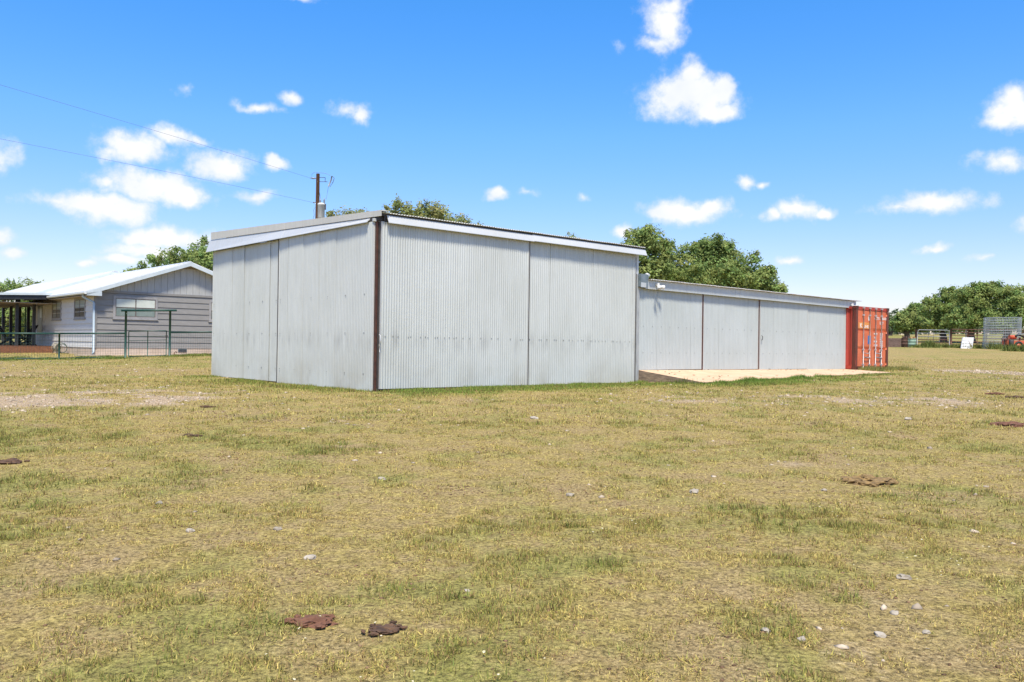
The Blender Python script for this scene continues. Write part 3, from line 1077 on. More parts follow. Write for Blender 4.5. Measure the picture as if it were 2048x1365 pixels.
# trapezoidal side panels
for x, sg in ((.02, 1), (CW - .02, -1)):
    vs, fs = [], []
    y, k = .16, 0
    prof = []
    while y < CL - .16:
        for dy, dx in ((0, 0), (.07, 0), (.14, .036), (.21, .036)):
            prof.append((x + sg * dx, min(y + dy, CL - .16)))
        y += .28
    for (px_, py_) in prof:
        vs += [(px_, py_, .14), (px_, py_, CH - .1)]
    fs = [(2 * i, 2 * i + 2, 2 * i + 3, 2 * i + 1) for i in range(len(prof) - 1)]
    MB().add(vs, fs).build('side_panel', M['contshade'], ctn)
MB().box((.14, CL - .05, .1), (CW - .14, CL - .02, CH - .1)).build('front_wall', M['contshade'], ctn)
mid = CW / 2
for x0, x1 in ((.155, mid - .012), (mid + .012, CW - .155)):
    dm = MB()
    z0, z1 = .125, CH - .165
    # pressed door: flat panels with two recessed horizontal grooves
    g1a, g1b, g2a, g2b = z0 + (z1 - z0) * .305, z0 + (z1 - z0) * .355, z0 + (z1 - z0) * .635, z0 + (z1 - z0) * .69
    for a, b in ((z0, g1a), (g1b, g2a), (g2b, z1)):
        dm.box((x0, .035, a), (x1, .085, b))
    for a, b in ((g1a, g1b), (g2a, g2b)):
        dm.extrude([(x0 + .05, .035, b), (x0 + .05, .085, b), (x0 + .05, .086, a), (x0 + .05, .074, a)], (x1 - x0 - .1, 0, 0))
        dm.box((x0, .036, a), (x0 + .05, .084, b)).box((x1 - .05, .036, a), (x1, .084, b))
    dr = dm.build('door', M['cont'], ctn)
    gk = MB().box((x0 - .012, .045, z0 - .012), (x1 + .012, .07, z0)).box((x0 - .012, .045, z1), (x1 + .012, .07, z1 + .012)).box((x0 - .012, .045, z0), (x0, .07, z1)).box((x1, .045, z0), (x1 + .012, .07, z1))
    gk.build('gasket', M['gasket'], dr)
    w = x1 - x0
    for rx in (x0 + w * .36, x0 + w * .80) if x0 < 1 else (x0 + w * .20, x0 + w * .62):
        r_ = MB().tube([(rx, -.01, .04), (rx, -.01, CH - .06)],   .017, 10)
        rod = r_.build('lock_rod', M['rod'], dr, True)
        for zz in (.2, .8, CH - .35):
            MB().box((rx - .045, -.03, zz - .03), (rx + .045, .034, zz + .03)).build('rod_bracket', M['rod'], dr)
        for zz in (.03, CH - .09):
            MB().box((rx - .05, -.035, zz), (rx + .05, .02, zz + .05)).build('cam_lock', M['rod'], dr)
    ra = x0 + w * (.36 if x0 < 1 else .20)
    rb = x0 + w * (.80 if x0 < 1 else .62)
    for q, (zz, a, b) in enumerate(((.66, ra, rb), (.50, rb, ra))):
        MB().tube([(a, -.04, zz), ((a + b) / 2, -.05, zz - .02), (b - (b - a) * .12, -.045, zz)], [.018, .014, .02], 8).build('door_handle', M['rod'], dr, True)
    for zz in (z0 + .12, z0 + .75, z0 + 1.4, z1 - .12):
        hx = x0 - .02 if x0 < 1 else x1 + .02
        MB().tube([(hx, .03, zz - .06), (hx, .03, zz + .06)], .028, 8).build('hinge', M['cont'], dr, True)
# markings, slightly proud of the door skins
yl = .0335
dl, drr = [c for c in ctn.children if c.name.startswith('door') and not c.name.startswith('door_')][:2]
MB().box((.22, .0330, 1.63), (1.12, .0345, 1.88)).build('decal', M['decal'], dl)
ov = [(.99 + .062 * math.cos(t * math.pi / 12), 2.06 + .115 * math.sin(t * math.pi / 12)) for t in range(24)]
MB().extrude([(x, .0345, z) for x, z in ov], (0, -.002, 0)).build('oval_mark', M['letter'], dl)
text_mesh('K', .25, M['letter'], dl, (.32, .0325, 1.665), 1.1)
text_mesh('LINE', .15, M['letter'], dl, (.60, .0325, 1.665), 1.2)
MB().box((.92, .0325, 1.02), (1.14, .0345, 1.36)).build('sticker', M['blueplate'], dl)
text_mesh('KKTU  728-0 8', .155, M['letter'], drr, (1.40, .0325, 2.02), .92)
text_mesh('2217', .145, M['letter'], drr, (1.80, .0325, 1.84), .95)
for k, tx in enumerate(('MAX.W', 'TARE', 'NET.W', 'CU.CAP')):
    text_mesh(tx, .095, M['letter'], drr, (1.37, .0325, 1.37 - k * .155 + .04), .8)
for k, tx in enumerate(('30480KG', '67200LB', '2230KG', '4920LB', '28250KG', '62280LB', '33.2CUM', '1172CUF')):
    text_mesh(tx, .078, M['letter'], drr, (1.83, .0325, 1.42 - k * .076), .72)
MB().box((1.82, .0325, .72), (1.99, .0345, .82)).build('sticker', M['letter'], drr)
MB().box((1.82, .0325, .28), (1.99, .0345, .70)).build('data_plate', M['greyplate'], drr)
MB().box((1.97, .0325, .19), (2.05, .0345, .25)).build('sticker', M['letter'], drr)

# ------------------------------------------------------------------ house
house = empty('ranch_house', (A0[0], A0[1], 0), HA, label='grey ranch house with white metal roof and covered porch behind the green fence', cat='house')
HW, HLEN, RLEN = 8.74, 11.7, 31.0
RZ, EZ = 5.32, 3.60                         # ridge and eave edge heights
def rzu(u):
    return RZ - (RZ - EZ) * abs(u - HW / 2) / (HW / 2 + .5)
FB, SB = .35, .93                           # foundation bottom, siding bottom
core = MB().box((.05, .05, FB), (HW - .05, HLEN, 3.55)).build('wall_core', M['siding_dark'], house)
fm = MB().box((-.01, -.01, FB), (HW + .01, .0495, SB)).box((-.01, .0495, FB), (.0495, HLEN, SB))
foundation = fm.build('foundation', M['found'], house)
def lap_board(face, a, b, z, mat, parent, h=.292):
    """one lap siding board, thick at the bottom edge"""
    if face == 'gable':
        ring = [(a, -.030, z), (a, .048, z), (a, .048, z + h), (a, -.002, z + h)]
        vec = (b - a, 0, 0)
    else:
        ring = [(-.032, a, z), (-.002, a, z + h), (.048, a, z + h), (.048, a, z)]
        vec = (0, b - a, 0)
    return MB().extrude(ring, vec).build('siding_board', mat, parent)
gw = MB().box((.0, .0495, SB), (HW, .06, 3.6)).build('gable_wall', M['siding_dark'], house)
fw = MB().box((.0495, .06, SB), (.06, HLEN, 3.6)).build('front_wall', M['siding_light'], house)
z = SB
while z < 3.5:
    lap_board('gable', .06, HW, z, M['siding_dark'], gw, min(.292, 3.58 - z))
    lap_board('front', .06, HLEN, z, M['siding_light'], fw, min(.292, 3.56 - z))
    z += .292
MB().box((-.052, -.052, SB), (.06, .06, 3.5)).build('corner_trim', M['siding_dark'], gw)
MB().box((.06, -.046, 3.57), (HW, -.002, 3.68)).build('frieze_board', M['siding_dark'], gw)
gb = MB().extrude([(.0, .03, 3.6), (HW, .03, 3.6), (HW, .03, rzu(HW) - .1), (HW / 2, .03, RZ - .12), (0, .03, rzu(0) - .1)], (0, .05, 0)).build('gable_panel', M['gableboard'], house)
u = .16
while u < HW:
    a, b = u + .006, min(u + .322 - .006, HW)
    za, zb = rzu(a) - .10, rzu(b) - .10
    top = [(a, za), (b, zb)] if not (a < HW / 2 < b) else [(a, za), (HW / 2, RZ - .1), (b, zb)]
    cut = 4.98                              # louvre above
    ring = [(a, -.012, 3.682), (b, -.012, 3.682)] + [(x, -.012, min(t, cut)) for x, t in reversed(top)]
    MB().extrude(ring, (0, .041, 0)).build('gable_board', M['gableboard'], gb)
    u += .322
for k in range(4):
    zz = 4.985 + k * .065
    hw = max(.15, (RZ - .14 - zz) / ((RZ - EZ) / (HW / 2 + .5)) - .05)
    MB().extrude([(HW / 2 - hw, -.015, zz), (HW / 2 - hw, .02, zz + .02), (HW / 2 - hw, .02, zz + .05), (HW / 2 - hw, -.015, zz + .03)], (2 * hw, 0, 0)).build('louvre_slat', M['soffit'], gb)
# roofs: near section and the slightly higher far section
def roof_part(v0, v1, lift, name):
    th = .13
    p = [(-.5, EZ + lift), (HW / 2, RZ + lift), (HW + .5, EZ + lift)]
    m_ = MB()
    ring = [(x, v0, zz) for x, zz in p] + [(x, v0, zz - th) for x, zz in reversed(p)]
    m_.extrude(ring[::-1], (0, v1 - v0, 0))
    o = m_.build(name, M['roofwhite'], house)
    rb = MB()
    v = v0 + .02
    while v < v1:
        for s in (0, 1):
            xa, xb = (-.5, HW / 2) if s == 0 else (HW / 2, HW + .5)
            za, zb = (EZ, RZ) if s == 0 else (RZ, EZ)
            rb.loft([(xa, v, za + lift), (xa, v + .03, za + lift), (xa, v + .03, za + lift + .03), (xa, v, za + lift + .03)],
                    [(xb, v, zb + lift), (xb, v + .03, zb + lift), (xb, v + .03, zb + lift + .03), (xb, v, zb + lift + .03)])
        v += .61
    rb.build('roof_ribs', M['roofwhite'], o)['kind'] = 'stuff'
    MB().extrude([(HW / 2 - .16, v0, RZ + lift - .035), (HW / 2, v0, RZ + lift + .045), (HW / 2 + .16, v0, RZ + lift - .035)][::-1], (0, v1 - v0, 0)).build('ridge_cap', M['roofwhite'], o)
    # rake boards
    for xa, za, xb, zb in ((-.5, EZ, HW / 2, RZ), (HW / 2, RZ, HW + .5, EZ)):
        MB().loft([(xa, v0 - .02, za + lift - .20), (xa, v0 + .03, za + lift - .20), (xa, v0 + .03, za + lift - .02), (xa, v0 - .02, za + lift - .02)],
                  [(xb, v0 - .02, zb + lift - .20), (xb, v0 + .03, zb + lift - .20), (xb, v0 + .03, zb + lift - .02), (xb, v0 - .02, zb + lift - .02)]).build('rake_board', M['trimblue'], o)
    return o
rA = roof_part(-.42, 11.6, 0, 'roof')
rB = roof_part(11.3, RLEN, .20, 'roof')
for v_ in (15.5, 19.5, 23.5, 27.0, 30.6):
    for u_ in (.1, HW - .1):
        MB().cbox((u_ - .08, v_ - .08, .3), (u_ + .08, v_ + .08, rzu(u_) + .06), .01).build('porch_post', M['charcoal'], house)
MB().extrude([(-.5, -.44, EZ - .21), (.16, -.44, EZ - .21), (.16, -.44, EZ + .02), (-.5, -.44, EZ - .1)], (0, .07, 0)).build('eave_return', M['trimblue'], rA)
MB().box((-.48, -.37, EZ - .22), (.05, 11.5, EZ - .19)).build('soffit', M['soffit'], rA)
MB().box((.0, -.36, EZ - .2), (HW, -.02, EZ - .17)).build('soffit', M['soffit'], rA) if False else None
MB().extrude([(-.62, -.40, EZ - .03), (-.62, -.40, EZ - .11), (-.58, -.40, EZ - .15), (-.505, -.40, EZ - .15), (-.505, -.40, EZ - .02)], (0, 6.6, 0)).build('gutter', M['gutter'], rA)
MB().lathe((HW / 2 + .5, 10.6, RZ - .25), [(.11, 0), (.11, .28), (.2, .30), (.2, .36), (.05, .42)], 12).build('roof_vent', M['gutter'], rA, True)
dsp = MB().tube([(-.56, .0, EZ - .16), (-.56, .0, EZ - .26), (-.10, -.04, EZ - .50), (-.08, -.06, EZ - .58), (-.08, -.06, .72), (-.14, -.14, .62)], .055, 8)
dsp.build('downspout', M['spout'], house, True)
# windows
def window(face, a, b, z0, z1, kind):
    """framed window with meeting rail; shade or curtain in the upper half"""
    def bx(mb, x0, x1, d0, d1, za, zb):
        return mb.box((x0, -d0, za), (x1, -d1, zb)) if face == 'gable' else mb.box((-d0, x0, za), (-d1, x1, zb))
    t = .11
    m_ = MB()
    bx(m_, a, b, .0, .05, z0, z0 + t); bx(m_, a, b, .0, .05, z1 - t, z1)
    bx(m_, a, a + t, .0, .049, z0 + t, z1 - t); bx(m_, b - t, b, .0, .049, z0 + t, z1 - t)
    w_ = m_.build('window', M['wintrim'], house)
    m_ = MB()
    a2, b2, za, zb = a + t, b - t, z0 + t, z1 - t
    f = .028
    zm, xm = (za + zb) / 2, (a2 + b2) / 2
    bx(m_, a2, b2, .0, .042, za, za + f); bx(m_, a2, b2, .0, .042, zb - f, zb)
    bx(m_, a2, a2 + f, .0, .041, za + f, zb - f); bx(m_, b2 - f, b2, .0, .041, za + f, zb - f)
    bx(m_, xm - f * .8, xm + f * .8, .0, .0415, za + f, zb - f)
    bx(m_, a2 + f, xm - f * .8, .0, .04, zm - f * .6, zm + f * .6); bx(m_, xm + f * .8, b2 - f, .0, .04, zm - f * .6, zm + f * .6)
    m_.build('frame', M['winframe'], w_)
    for xa, xb in ((a2 + f, xm - f * .8), (xm + f * .8, b2 - f)):
        for lo, hi, mt in ((za + f, zm - f * .6, 'screen' if kind == 'shade' else 'glassdark'), (zm + f * .6, zb - f, 'shade' if kind == 'shade' else 'curtain')):
            p_ = MB()
            bx(p_, xa, xb, .0, .03, lo, hi)
            p_.build('pane', M[mt], w_)
    s_ = MB()
    bx(s_, a - .03, b + .03, .0, .075, z0 - .04, z0)
    s_.build('sill', M['wintrim'], w_)
window('gable', .80, 2.90, 2.35, 3.45, 'shade')
window('gable', 5.52, 7.3, 2.35, 3.45, 'shade')
window('front', 1.46, 3.32, 2.33, 3.40, 'curtain')
window('front', 5.66, 7.42, 2.33, 3.40, 'curtain')
# porch door
pd = MB().box((-.04, 9.05, .98), (.04, 10.75, 3.32)).build('porch_door', M['siding_light'], house)
MB().box((-.055, 9.35, 1.65), (-.041, 10.35, 3.22)).build('pane', M['glassdark'], pd)
MB().box((-.060, 9.4, 2.5), (-.056, 9.8, 3.15)).build('pane', M['curtain'], pd)
# crawl vent and stub pipe
cv = MB().box((3.95, -.03, .74), (4.40, -.011, .91)).build('crawl_vent', M['bluegrey'], house)
for k in range(4):
    MB().box((3.97, -.04, .755 + k * .038), (4.38, -.031, .775 + k * .038)).build('vent_slat', M['darksteel'], cv)
MB().tube([(3.68, -.25, .45), (3.68, -.25, .70), (3.74, -.25, .76), (3.82, -.25, .72)], .03, 8).build('stub_pipe', M['rustpipe'], house, True)
MB().box((-.9, -.95, .3), (HW, -.011, .60)).build('walkway', M['found'], house)
# covered porch
pr = MB()
pr.loft([(-.35, 6.1, 3.63), (-6.2, 6.1, 3.38), (-6.2, 6.1, 3.50), (-.35, 6.1, 3.75)], [(-.35, 15.5, 3.63), (-6.2, 15.5, 3.38), (-6.2, 15.5, 3.50), (-.35, 15.5, 3.75)])
porch_roof = pr.build('porch_roof', M['trimblue'], house)
MB().loft([(-.4, 6.16, 3.40), (-6.1, 6.16, 3.15), (-6.1, 6.16, 3.375), (-.4, 6.16, 3.625)], [(-.4, 6.34, 3.40), (-6.1, 6.34, 3.15), (-6.1, 6.34, 3.375), (-.4, 6.34, 3.625)]).build('beam', M['black'], porch_roof)
MB().box((-6.0, 6.35, 3.17), (-.1, 15.4, 3.20)).build('ceiling', M['soffit'], porch_roof)
dk = MB().box((-5.8, 7.05, .55), (-.03, 15.2, .90)).build('porch_deck', M['deck'], house)
for k in range(3):
    MB().box((-5.8, 7.0, .54 + k * .135), (-.03, 7.045, .54 + k * .135 + .128)).build('skirt_board', M['deck'], dk)
for k in range(20):
    v_ = 7.0 + k * .146
    MB().box((-5.85, v_, .905), (-.03, v_ + .138, .945)).build('deck_board', M['deck'], dk)
for pxx, Yd in ((33.6, 44.6), (68.0, 45.8), (21.8, 49.0), (39.2, 50.5), (56.6, 50.2)):
    p = at(pxx, 640, Yd)
    a, b = house_uv(p[0], p[1])
    MB().cbox((a - .075, b - .075, .94), (a + .075, b + .075, 3.36), .01).build('porch_post', M['charcoal'], house)


# porch furniture: dark folding lounge chairs
def lounge_chair(px, Y, rzv, label):
    p = at(px, 684, Y)
    o = empty('lounge_chair', (p[0], p[1], .946), rzv, label=label, cat='chair', group='lounge chairs on the porch')
    for s in (-1, 1):
        y = s * .28
        MB().tube([(-.45, y, .0), (.12, y, .42), (.50, y, 1.15)], .03, 6).build('back_rail', M['black'], o, True)
        MB().tube([(.45, y, .0), (-.10, y, .36), (-.75, y, .46)], .03, 6).build('leg_rail', M['black'], o, True)
        MB().box((-.35, y - .03, .60), (.28, y + .03, .64)).build('armrest', M['black'], o)
    MB().extrude([(.10, -.27, .40), (.48, -.27, 1.12), (.52, -.27, 1.10), (.14, -.27, .38)], (0, .54, 0)).build('backrest', M['black'], o)
    MB().extrude([(.12, -.27, .36), (-.75, -.27, .46), (-.75, -.27, .50), (.12, -.27, .41)], (0, .54, 0)).build('seat', M['black'], o)
    return o
lounge_chair(52, 47.0, math.radians(8), 'dark reclining lounge chair on the porch beside the door')
lounge_chair(16, 46.0, math.radians(200), 'dark reclining lounge chair at the outer end of the porch')

# hose reel beside the deck
hp = at(118, 708, 43.2)
hz_ = g1(hp[0], hp[1])
hr = empty('hose_reel', (hp[0], hp[1], hz_), HA + .5, label='garden hose reel with coiled pale hose beside the porch deck', cat='hose reel')
MB().lathe((0, 0, 0), [(.10, -.14), (.24, -.14), (.24, .14), (.10, .14)], 18).build('hose_coil', M['hose'], hr, True).rotation_euler = (R90, 0, 0)
hr.children[0].location = (-.2, 0, .42)
hr.scale = (.72, .72, .72)
MB().ring((-.2, .17, .42), (0, 1, 0), .30, .02).ring((-.2, -.17, .42), (0, 1, 0), .30, .02).build('reel_rim', M['hose'], hr, True)
for s in (-.18, .18):
    MB().tube([(-.42, s, .0), (-.2, s, .44), (.05, s, .0)], .022, 6).build('stand', M['darksteel'], hr, True)
MB().ring((.25, .05, .40), (.5, 1, 0), .36, .022).ring((.28, .02, .37), (.6, 1, .1), .31, .02).build('loose_hose', M['hosegreen'], hr, True)
MB().tube([(.3, 0, .03), (.6, -.2, .025), (.75, -.1, .03), (.95, -.3, .025)], .022, 6).build('hose_tail', M['hosegreen'], hr, True)

# ------------------------------------------------------------------ green pipe fence, arch and gate
fpts = {}
for k, (px, py, Y) in {'l2': (-170, 722, 34.2), 'l1': (-40, 721, 35.2), 'm': (118, 719.5, 36.6), 'g0': (250.5, 717, 38.1), 'g1': (339, 715.5, 39.1), 'r1': (440, 711.5, 40.3), 'r2': (530, 710, 41.6)}.items():
    p = at(px, py, Y)
    fpts[k] = np.array([p[0], p[1], float(gz(p[0], p[1], False)[0])])


def mesh_panel(a, b, z0, z1, parent, sp=.10, rows=8, r=.0036):
    m_ = MB()
    n = int(np.linalg.norm(b - a) / sp)
    for i in range(1, n):
        p = a + (b - a) * i / n
        m_.tube([p + (0, 0, z0), p + (0, 0, z1)], r, 3, False)
    for j in range(rows + 1):
        zz = z0 + (z1 - z0) * j / rows
        m_.tube([a + (0, 0, zz), b + (0, 0, zz)], r, 3, False)
    L = np.array(parent.location)
    m_.v = [tuple(np.array(p) - L) for p in m_.v]
    return m_.build('wire_mesh', M['meshwire'], parent)


def W(o, mb):
    return rel(mb, o)


def fence_run(keys, label, name='pipe_fence'):
    o = empty(name, fpts[keys[0]], 0, label=label, cat='fence', group='green pipe fence in front of the house')
    for k in keys:
        p = fpts[k]
        if k in ('g0', 'g1'):
            continue
        W(o, MB().tube([p - (0, 0, .3), p + (0, 0, 1.12)], .038, 10)).build('post', M['greensteel'], o, True)
    for a, b in zip(keys[:-1], keys[1:]):
        p, q = fpts[a], fpts[b]
        W(o, MB().tube([p + (0, 0, 1.12), q + (0, 0, 1.12)], .035, 10)).build('top_rail', M['greensteel'], o, True)
        W(o, MB().tube([p + (0, 0, .06), q + (0, 0, .06)], .024, 8)).build('bottom_rail', M['greensteel'], o, True)
        mesh_panel(p, q, .08, 1.08, o)
    return o


fence_run(['l2', 'l1', 'm', 'g0'], 'green pipe fence with wire mesh from the gate arch to the porch side')
fence_run(['g1', 'r1', 'r2'], 'green pipe fence with wire mesh running from the gate arch behind the tall shed')
ga = empty('gate_arch', fpts['g0'], 0, label='green pipe gate arch of two tall posts and a top bar', cat='gate arch')
for k in ('g0', 'g1'):
    W(ga, MB().tube([fpts[k] - (0, 0, .3), fpts[k] + (0, 0, 2.13)], .05, 10)).build('post', M['greensteel'], ga, True)
dv = (fpts['g1'] - fpts['g0']); dv = dv / np.linalg.norm(dv)
W(ga, MB().tube([fpts['g0'] - dv * .2 + (0, 0, 2.14), fpts['g1'] + dv * .28 + (0, 0, 2.13)], .048, 10)).build('top_bar', M['greensteel'], ga, True)
gt = empty('wire_gate', fpts['g0'] + dv * .12, 0, label='green framed wire gate hung between the arch posts', cat='gate')
pa, pb = fpts['g0'] + dv * .13, fpts['g1'] - dv * .15
pm = (pa + pb) / 2
for p in (pa, pm, pb):
    W(gt, MB().tube([p + (0, 0, .06), p + (0, 0, 1.2)], .022, 8)).build('upright', M['greensteel'], gt, True)
for zz in (.07, 1.2, .96, .78):
    W(gt, MB().tube([pa + (0, 0, zz), pb + (0, 0, zz)], .02 if zz in (.07, 1.2) else .011, 8)).build('rail', M['greensteel'], gt, True)
mesh_panel(pa, pb, .08, .78, gt, .11, 5)
W(gt, MB().box(tuple(pb + (-.03, -.03, .9)), tuple(pb + (.04, .04, 1.0)))).build('latch', M['darksteel'], gt)
# yard fence seen beyond the porch
yb0, yb1 = at(-40, 690, 62), at(140, 690, 62)
yb0[2], yb1[2] = g1(yb0[0], yb0[1]), g1(yb1[0], yb1[1])
yf = empty('yard_fence', yb0, 0, label='green pipe fence of the back yard seen through the porch', cat='fence')
for t in (0, .25, .5, .75, 1):
    p = yb0 + (yb1 - yb0) * t
    W(yf, MB().tube([p - (0, 0, .2), p + (0, 0, 1.25 if t != .5 else 2.9)], .045, 8)).build('post', M['greensteel'], yf, True)
W(yf, MB().tube([yb0 + (0, 0, 1.25), yb1 + (0, 0, 1.25)], .04, 8)).build('top_rail', M['greensteel'], yf, True)
W(yf, MB().tube([yb0 + (yb1 - yb0) * .44 + (0, 0, 2.9), yb0 + (yb1 - yb0) * .72 + (0, 0, 2.9)], .05, 8)).build('arch_bar', M['greensteel'], yf, True)

# ------------------------------------------------------------------ utility pole and power lines
PB = at(630, 700, 55)
PB[2] = g1(PB[0], PB[1])
PT = at(636, 348, 55)
pole = empty('utility_pole', PB, 0, label='brown wooden utility pole with transformer rising behind the tall shed', cat='utility pole')
def pole_at(z):
    t = (z - PB[2]) / (PT[2] - PB[2])
    return PB + (PT - PB) * t
W(pole, MB().tube([PB - (0, 0, .5), pole_at(6), PT], [.17, .145, .115], 12)).build('wooden_pole', M['wood'], pole, True)
S = 55 / F
tz = 9.35
tc = pole_at(tz) + (.30, -.22, 0)
W(pole, MB().lathe(tc, [(.20, 0), (.225, .03), (.225, .84), (.24, .85), (.24, .90), (.20, .97), (.06, 1.0)], 20)).build('transformer', M['transformer'], pole, True)
W(pole, MB().box(tuple(tc + (-.24, .12, .2)), tuple(tc + (.0, .26, .28)))).build('bracket', M['darksteel'], pole)
W(pole, MB().box(tuple(tc + (-.24, .12, .62)), tuple(tc + (.0, .26, .70)))).build('bracket', M['darksteel'], pole)
for dx, dy, hgt in ((-.05, -.05, .28), (.18, .0, .34)):
    W(pole, MB().lathe(tc + (dx, dy, .95), [(.03, 0), (.065, .03), (.035, .06), (.065, .09), (.035, .12), (.065, .15), (.03, hgt - .06), (.02, hgt)], 10)).build('bushing', M['ceramic'], pole, True)
W(pole, MB().box(tuple(tc + (.24, -.03, .55)), tuple(tc + (.30, .03, .93)))).build('arrester', M['darksteel'], pole)
z1_ = at(636, 357, 55)[2]
br = pole_at(z1_)
W(pole, MB().tube([br + (.1, 0, .05), br + (.47, 0, .05)], .018, 6).tube([br + (.1, 0, -.22), br + (.62, 0, -.22)], .018, 6).tube([br + (.47, 0, .06), br + (.47, 0, -.24)], .018, 6)).build('cutout_bracket', M['darksteel'], pole, True)
fc = br + (.78, 0, -.14)
W(pole, MB().tube([fc + (.12, 0, .27), fc + (.06, 0, .0), fc + (-.09, 0, -.38)], [.04, .045, .05], 8)).build('fuse_cutout', M['ceramic'], pole, True)
W(pole, MB().tube([fc + (.12, 0, .30), fc + (.28, 0, .18), fc + (.20, 0, -.1), fc + (.0, 0, -.42)], .022, 6)).build('fuse_tube', M['bluegrey'], pole, True)
ins = br + (-.30, -.05, -.02)
W(pole, MB().tube([br + (-.1, 0, 0), ins, ins + (-.2, -.05, .02)], [.03, .055, .02], 8)).build('insulator', M['ceramic'], pole, True)
W(pole, MB().tube([ins + (-.1, 0, 0), ins + (-.08, 0, .28), ins + (.1, 0, .40), br + (.5, 0, .32), fc + (.02, 0, .33), fc + (.12, 0, .28)], .011, 6)).build('jumper_wire', M['wire'], pole, True)
W(pole, MB().tube([fc + (-.09, 0, -.38), fc + (-.22, 0, -1.2), tc + (.18, 0, 1.28)], .009, 6)).build('jumper_wire', M['wire'], pole, True)
lw = pole_at(at(632, 406, 55)[2])
W(pole, MB().tube([lw + (-.1, 0, 0), lw + (-.28, -.04, .01)], [.02, .045], 8)).build('insulator', M['ceramic'], pole, True)
W(pole, MB().tube([lw + (-.15, 0, -.3), lw + (-.25, 0, -.45), lw + (-.2, 0, -.8), lw + (-.35, 0, -1.4)], .014, 6)).build('service_loop', M['wire'], pole, True)
W(pole, MB().tube([pole_at(z1_ - .9) + (.12, -.05, 0), pole_at(z1_ - 1.4) + (.22, -.05, 0), tc + (-.04, -.05, 1.22)], .013, 6)).build('ground_lead', M['wire'], pole, True)


def power_line(start, left_px, label):
    far = at(left_px[0], left_px[1], left_px[2])
    d = far - start
    # parabola through the pole, the sighted point and a far pole of the same height
    T = 2.6
    dz = d[2] - 0.0
    pts = []
    a = (dz - 0) / (1 - T)                  # z = a*t*(T-t)/(...) chosen so z(1)=dz and z(T)=0
    for i in range(41):
        t = T * i / 40
        zz = dz * t * (T - t) / (T - 1) if True else 0
        pts.append(np.array([start[0] + d[0] * t, start[1] + d[1] * t, start[2] + zz]))
    o = MB().tube(pts, .007, 5, False).build('power_line', M['wire'], None, True)
    return tag(o, label, 'power line', 'power lines running to the utility pole')
power_line(ins + np.array([-.2, -.05, .02]), (0, 170, 36.5), 'upper thin power line crossing the sky to the top of the pole')
power_line(lw + np.array([-.28, -.04, .01]), (0, 278, 40.0), 'lower thin power line crossing the sky to the transformer')

# ------------------------------------------------------------------ trees
def leaf_cloud(lobes, n, size, base, var, seed, flat=.75):
    rg = np.random.default_rng(seed)
    vol = np.array([l[3] * l[4] + l[3] * l[5] + l[4] * l[5] for l in lobes])
    cnt = np.maximum(1, (n * vol / vol.sum()).astype(int))
    cen, tin = [], []
    for l, k in zip(lobes, cnt):
        nc = max(6, k // 26)
        d = rg.normal(size=(nc, 3))
        d /= np.linalg.norm(d, axis=1)[:, None]
        r = np.where(rg.random(nc) < .72, rg.uniform(.68, 1.06, nc), rg.uniform(.2, .7, nc))
        # lobed outline
        r = r * (.80 + .34 * vnoise(d[:, 0] * 2.2 + seed, d[:, 1] * 2.2 + d[:, 2] * 3.1, 1.0, seed))
        cc = np.array(l[:3]) + d * r[:, None] * np.array(l[3:6])
        idx = rg.integers(0, nc, k)
        spread = np.array(l[3:6]) * .07 + .085
        p = cc[idx] + rg.normal(size=(k, 3)) * spread
        ct = 1 + (rg.random(nc) - .5) * var
        hue = (rg.random(nc) - .5) * .35
        t = np.array(base)[None] * (ct[idx] * (1 + (rg.random(k) - .5) * .35))[:, None]
        t[:, 0] *= 1 + hue[idx]
        cen.append(p)
        tin.append(t)
    p, t = np.concatenate(cen), np.concatenate(tin)
    k = len(p)
    # leaves turn outwards and up to the light
    own = np.repeat(np.arange(len(lobes)), cnt)
    out_ = (p - np.array([l[:3] for l in lobes])[own]) / np.array([l[3:6] for l in lobes])[own]
    nrm = rg.normal(size=(k, 3)) * .55 + out_ * .75
    nrm[:, 2] += .45
    nrm /= np.linalg.norm(nrm, axis=1)[:, None]
    a = rg.normal(size=(k, 3))
    e1 = np.cross(nrm, a)
    e1 /= np.linalg.norm(e1, axis=1)[:, None]
    e2 = np.cross(nrm, e1)
    s = size * rg.uniform(.6, 1.35, k)[:, None]
    q = np.stack([p - e1 * s, p - e2 * s * flat * .62, p + e1 * s, p + e2 * s * flat * .62], 1).reshape(-1, 3)
    return q, np.arange(4 * k).reshape(-1, 4), np.repeat(t, 4, 0)


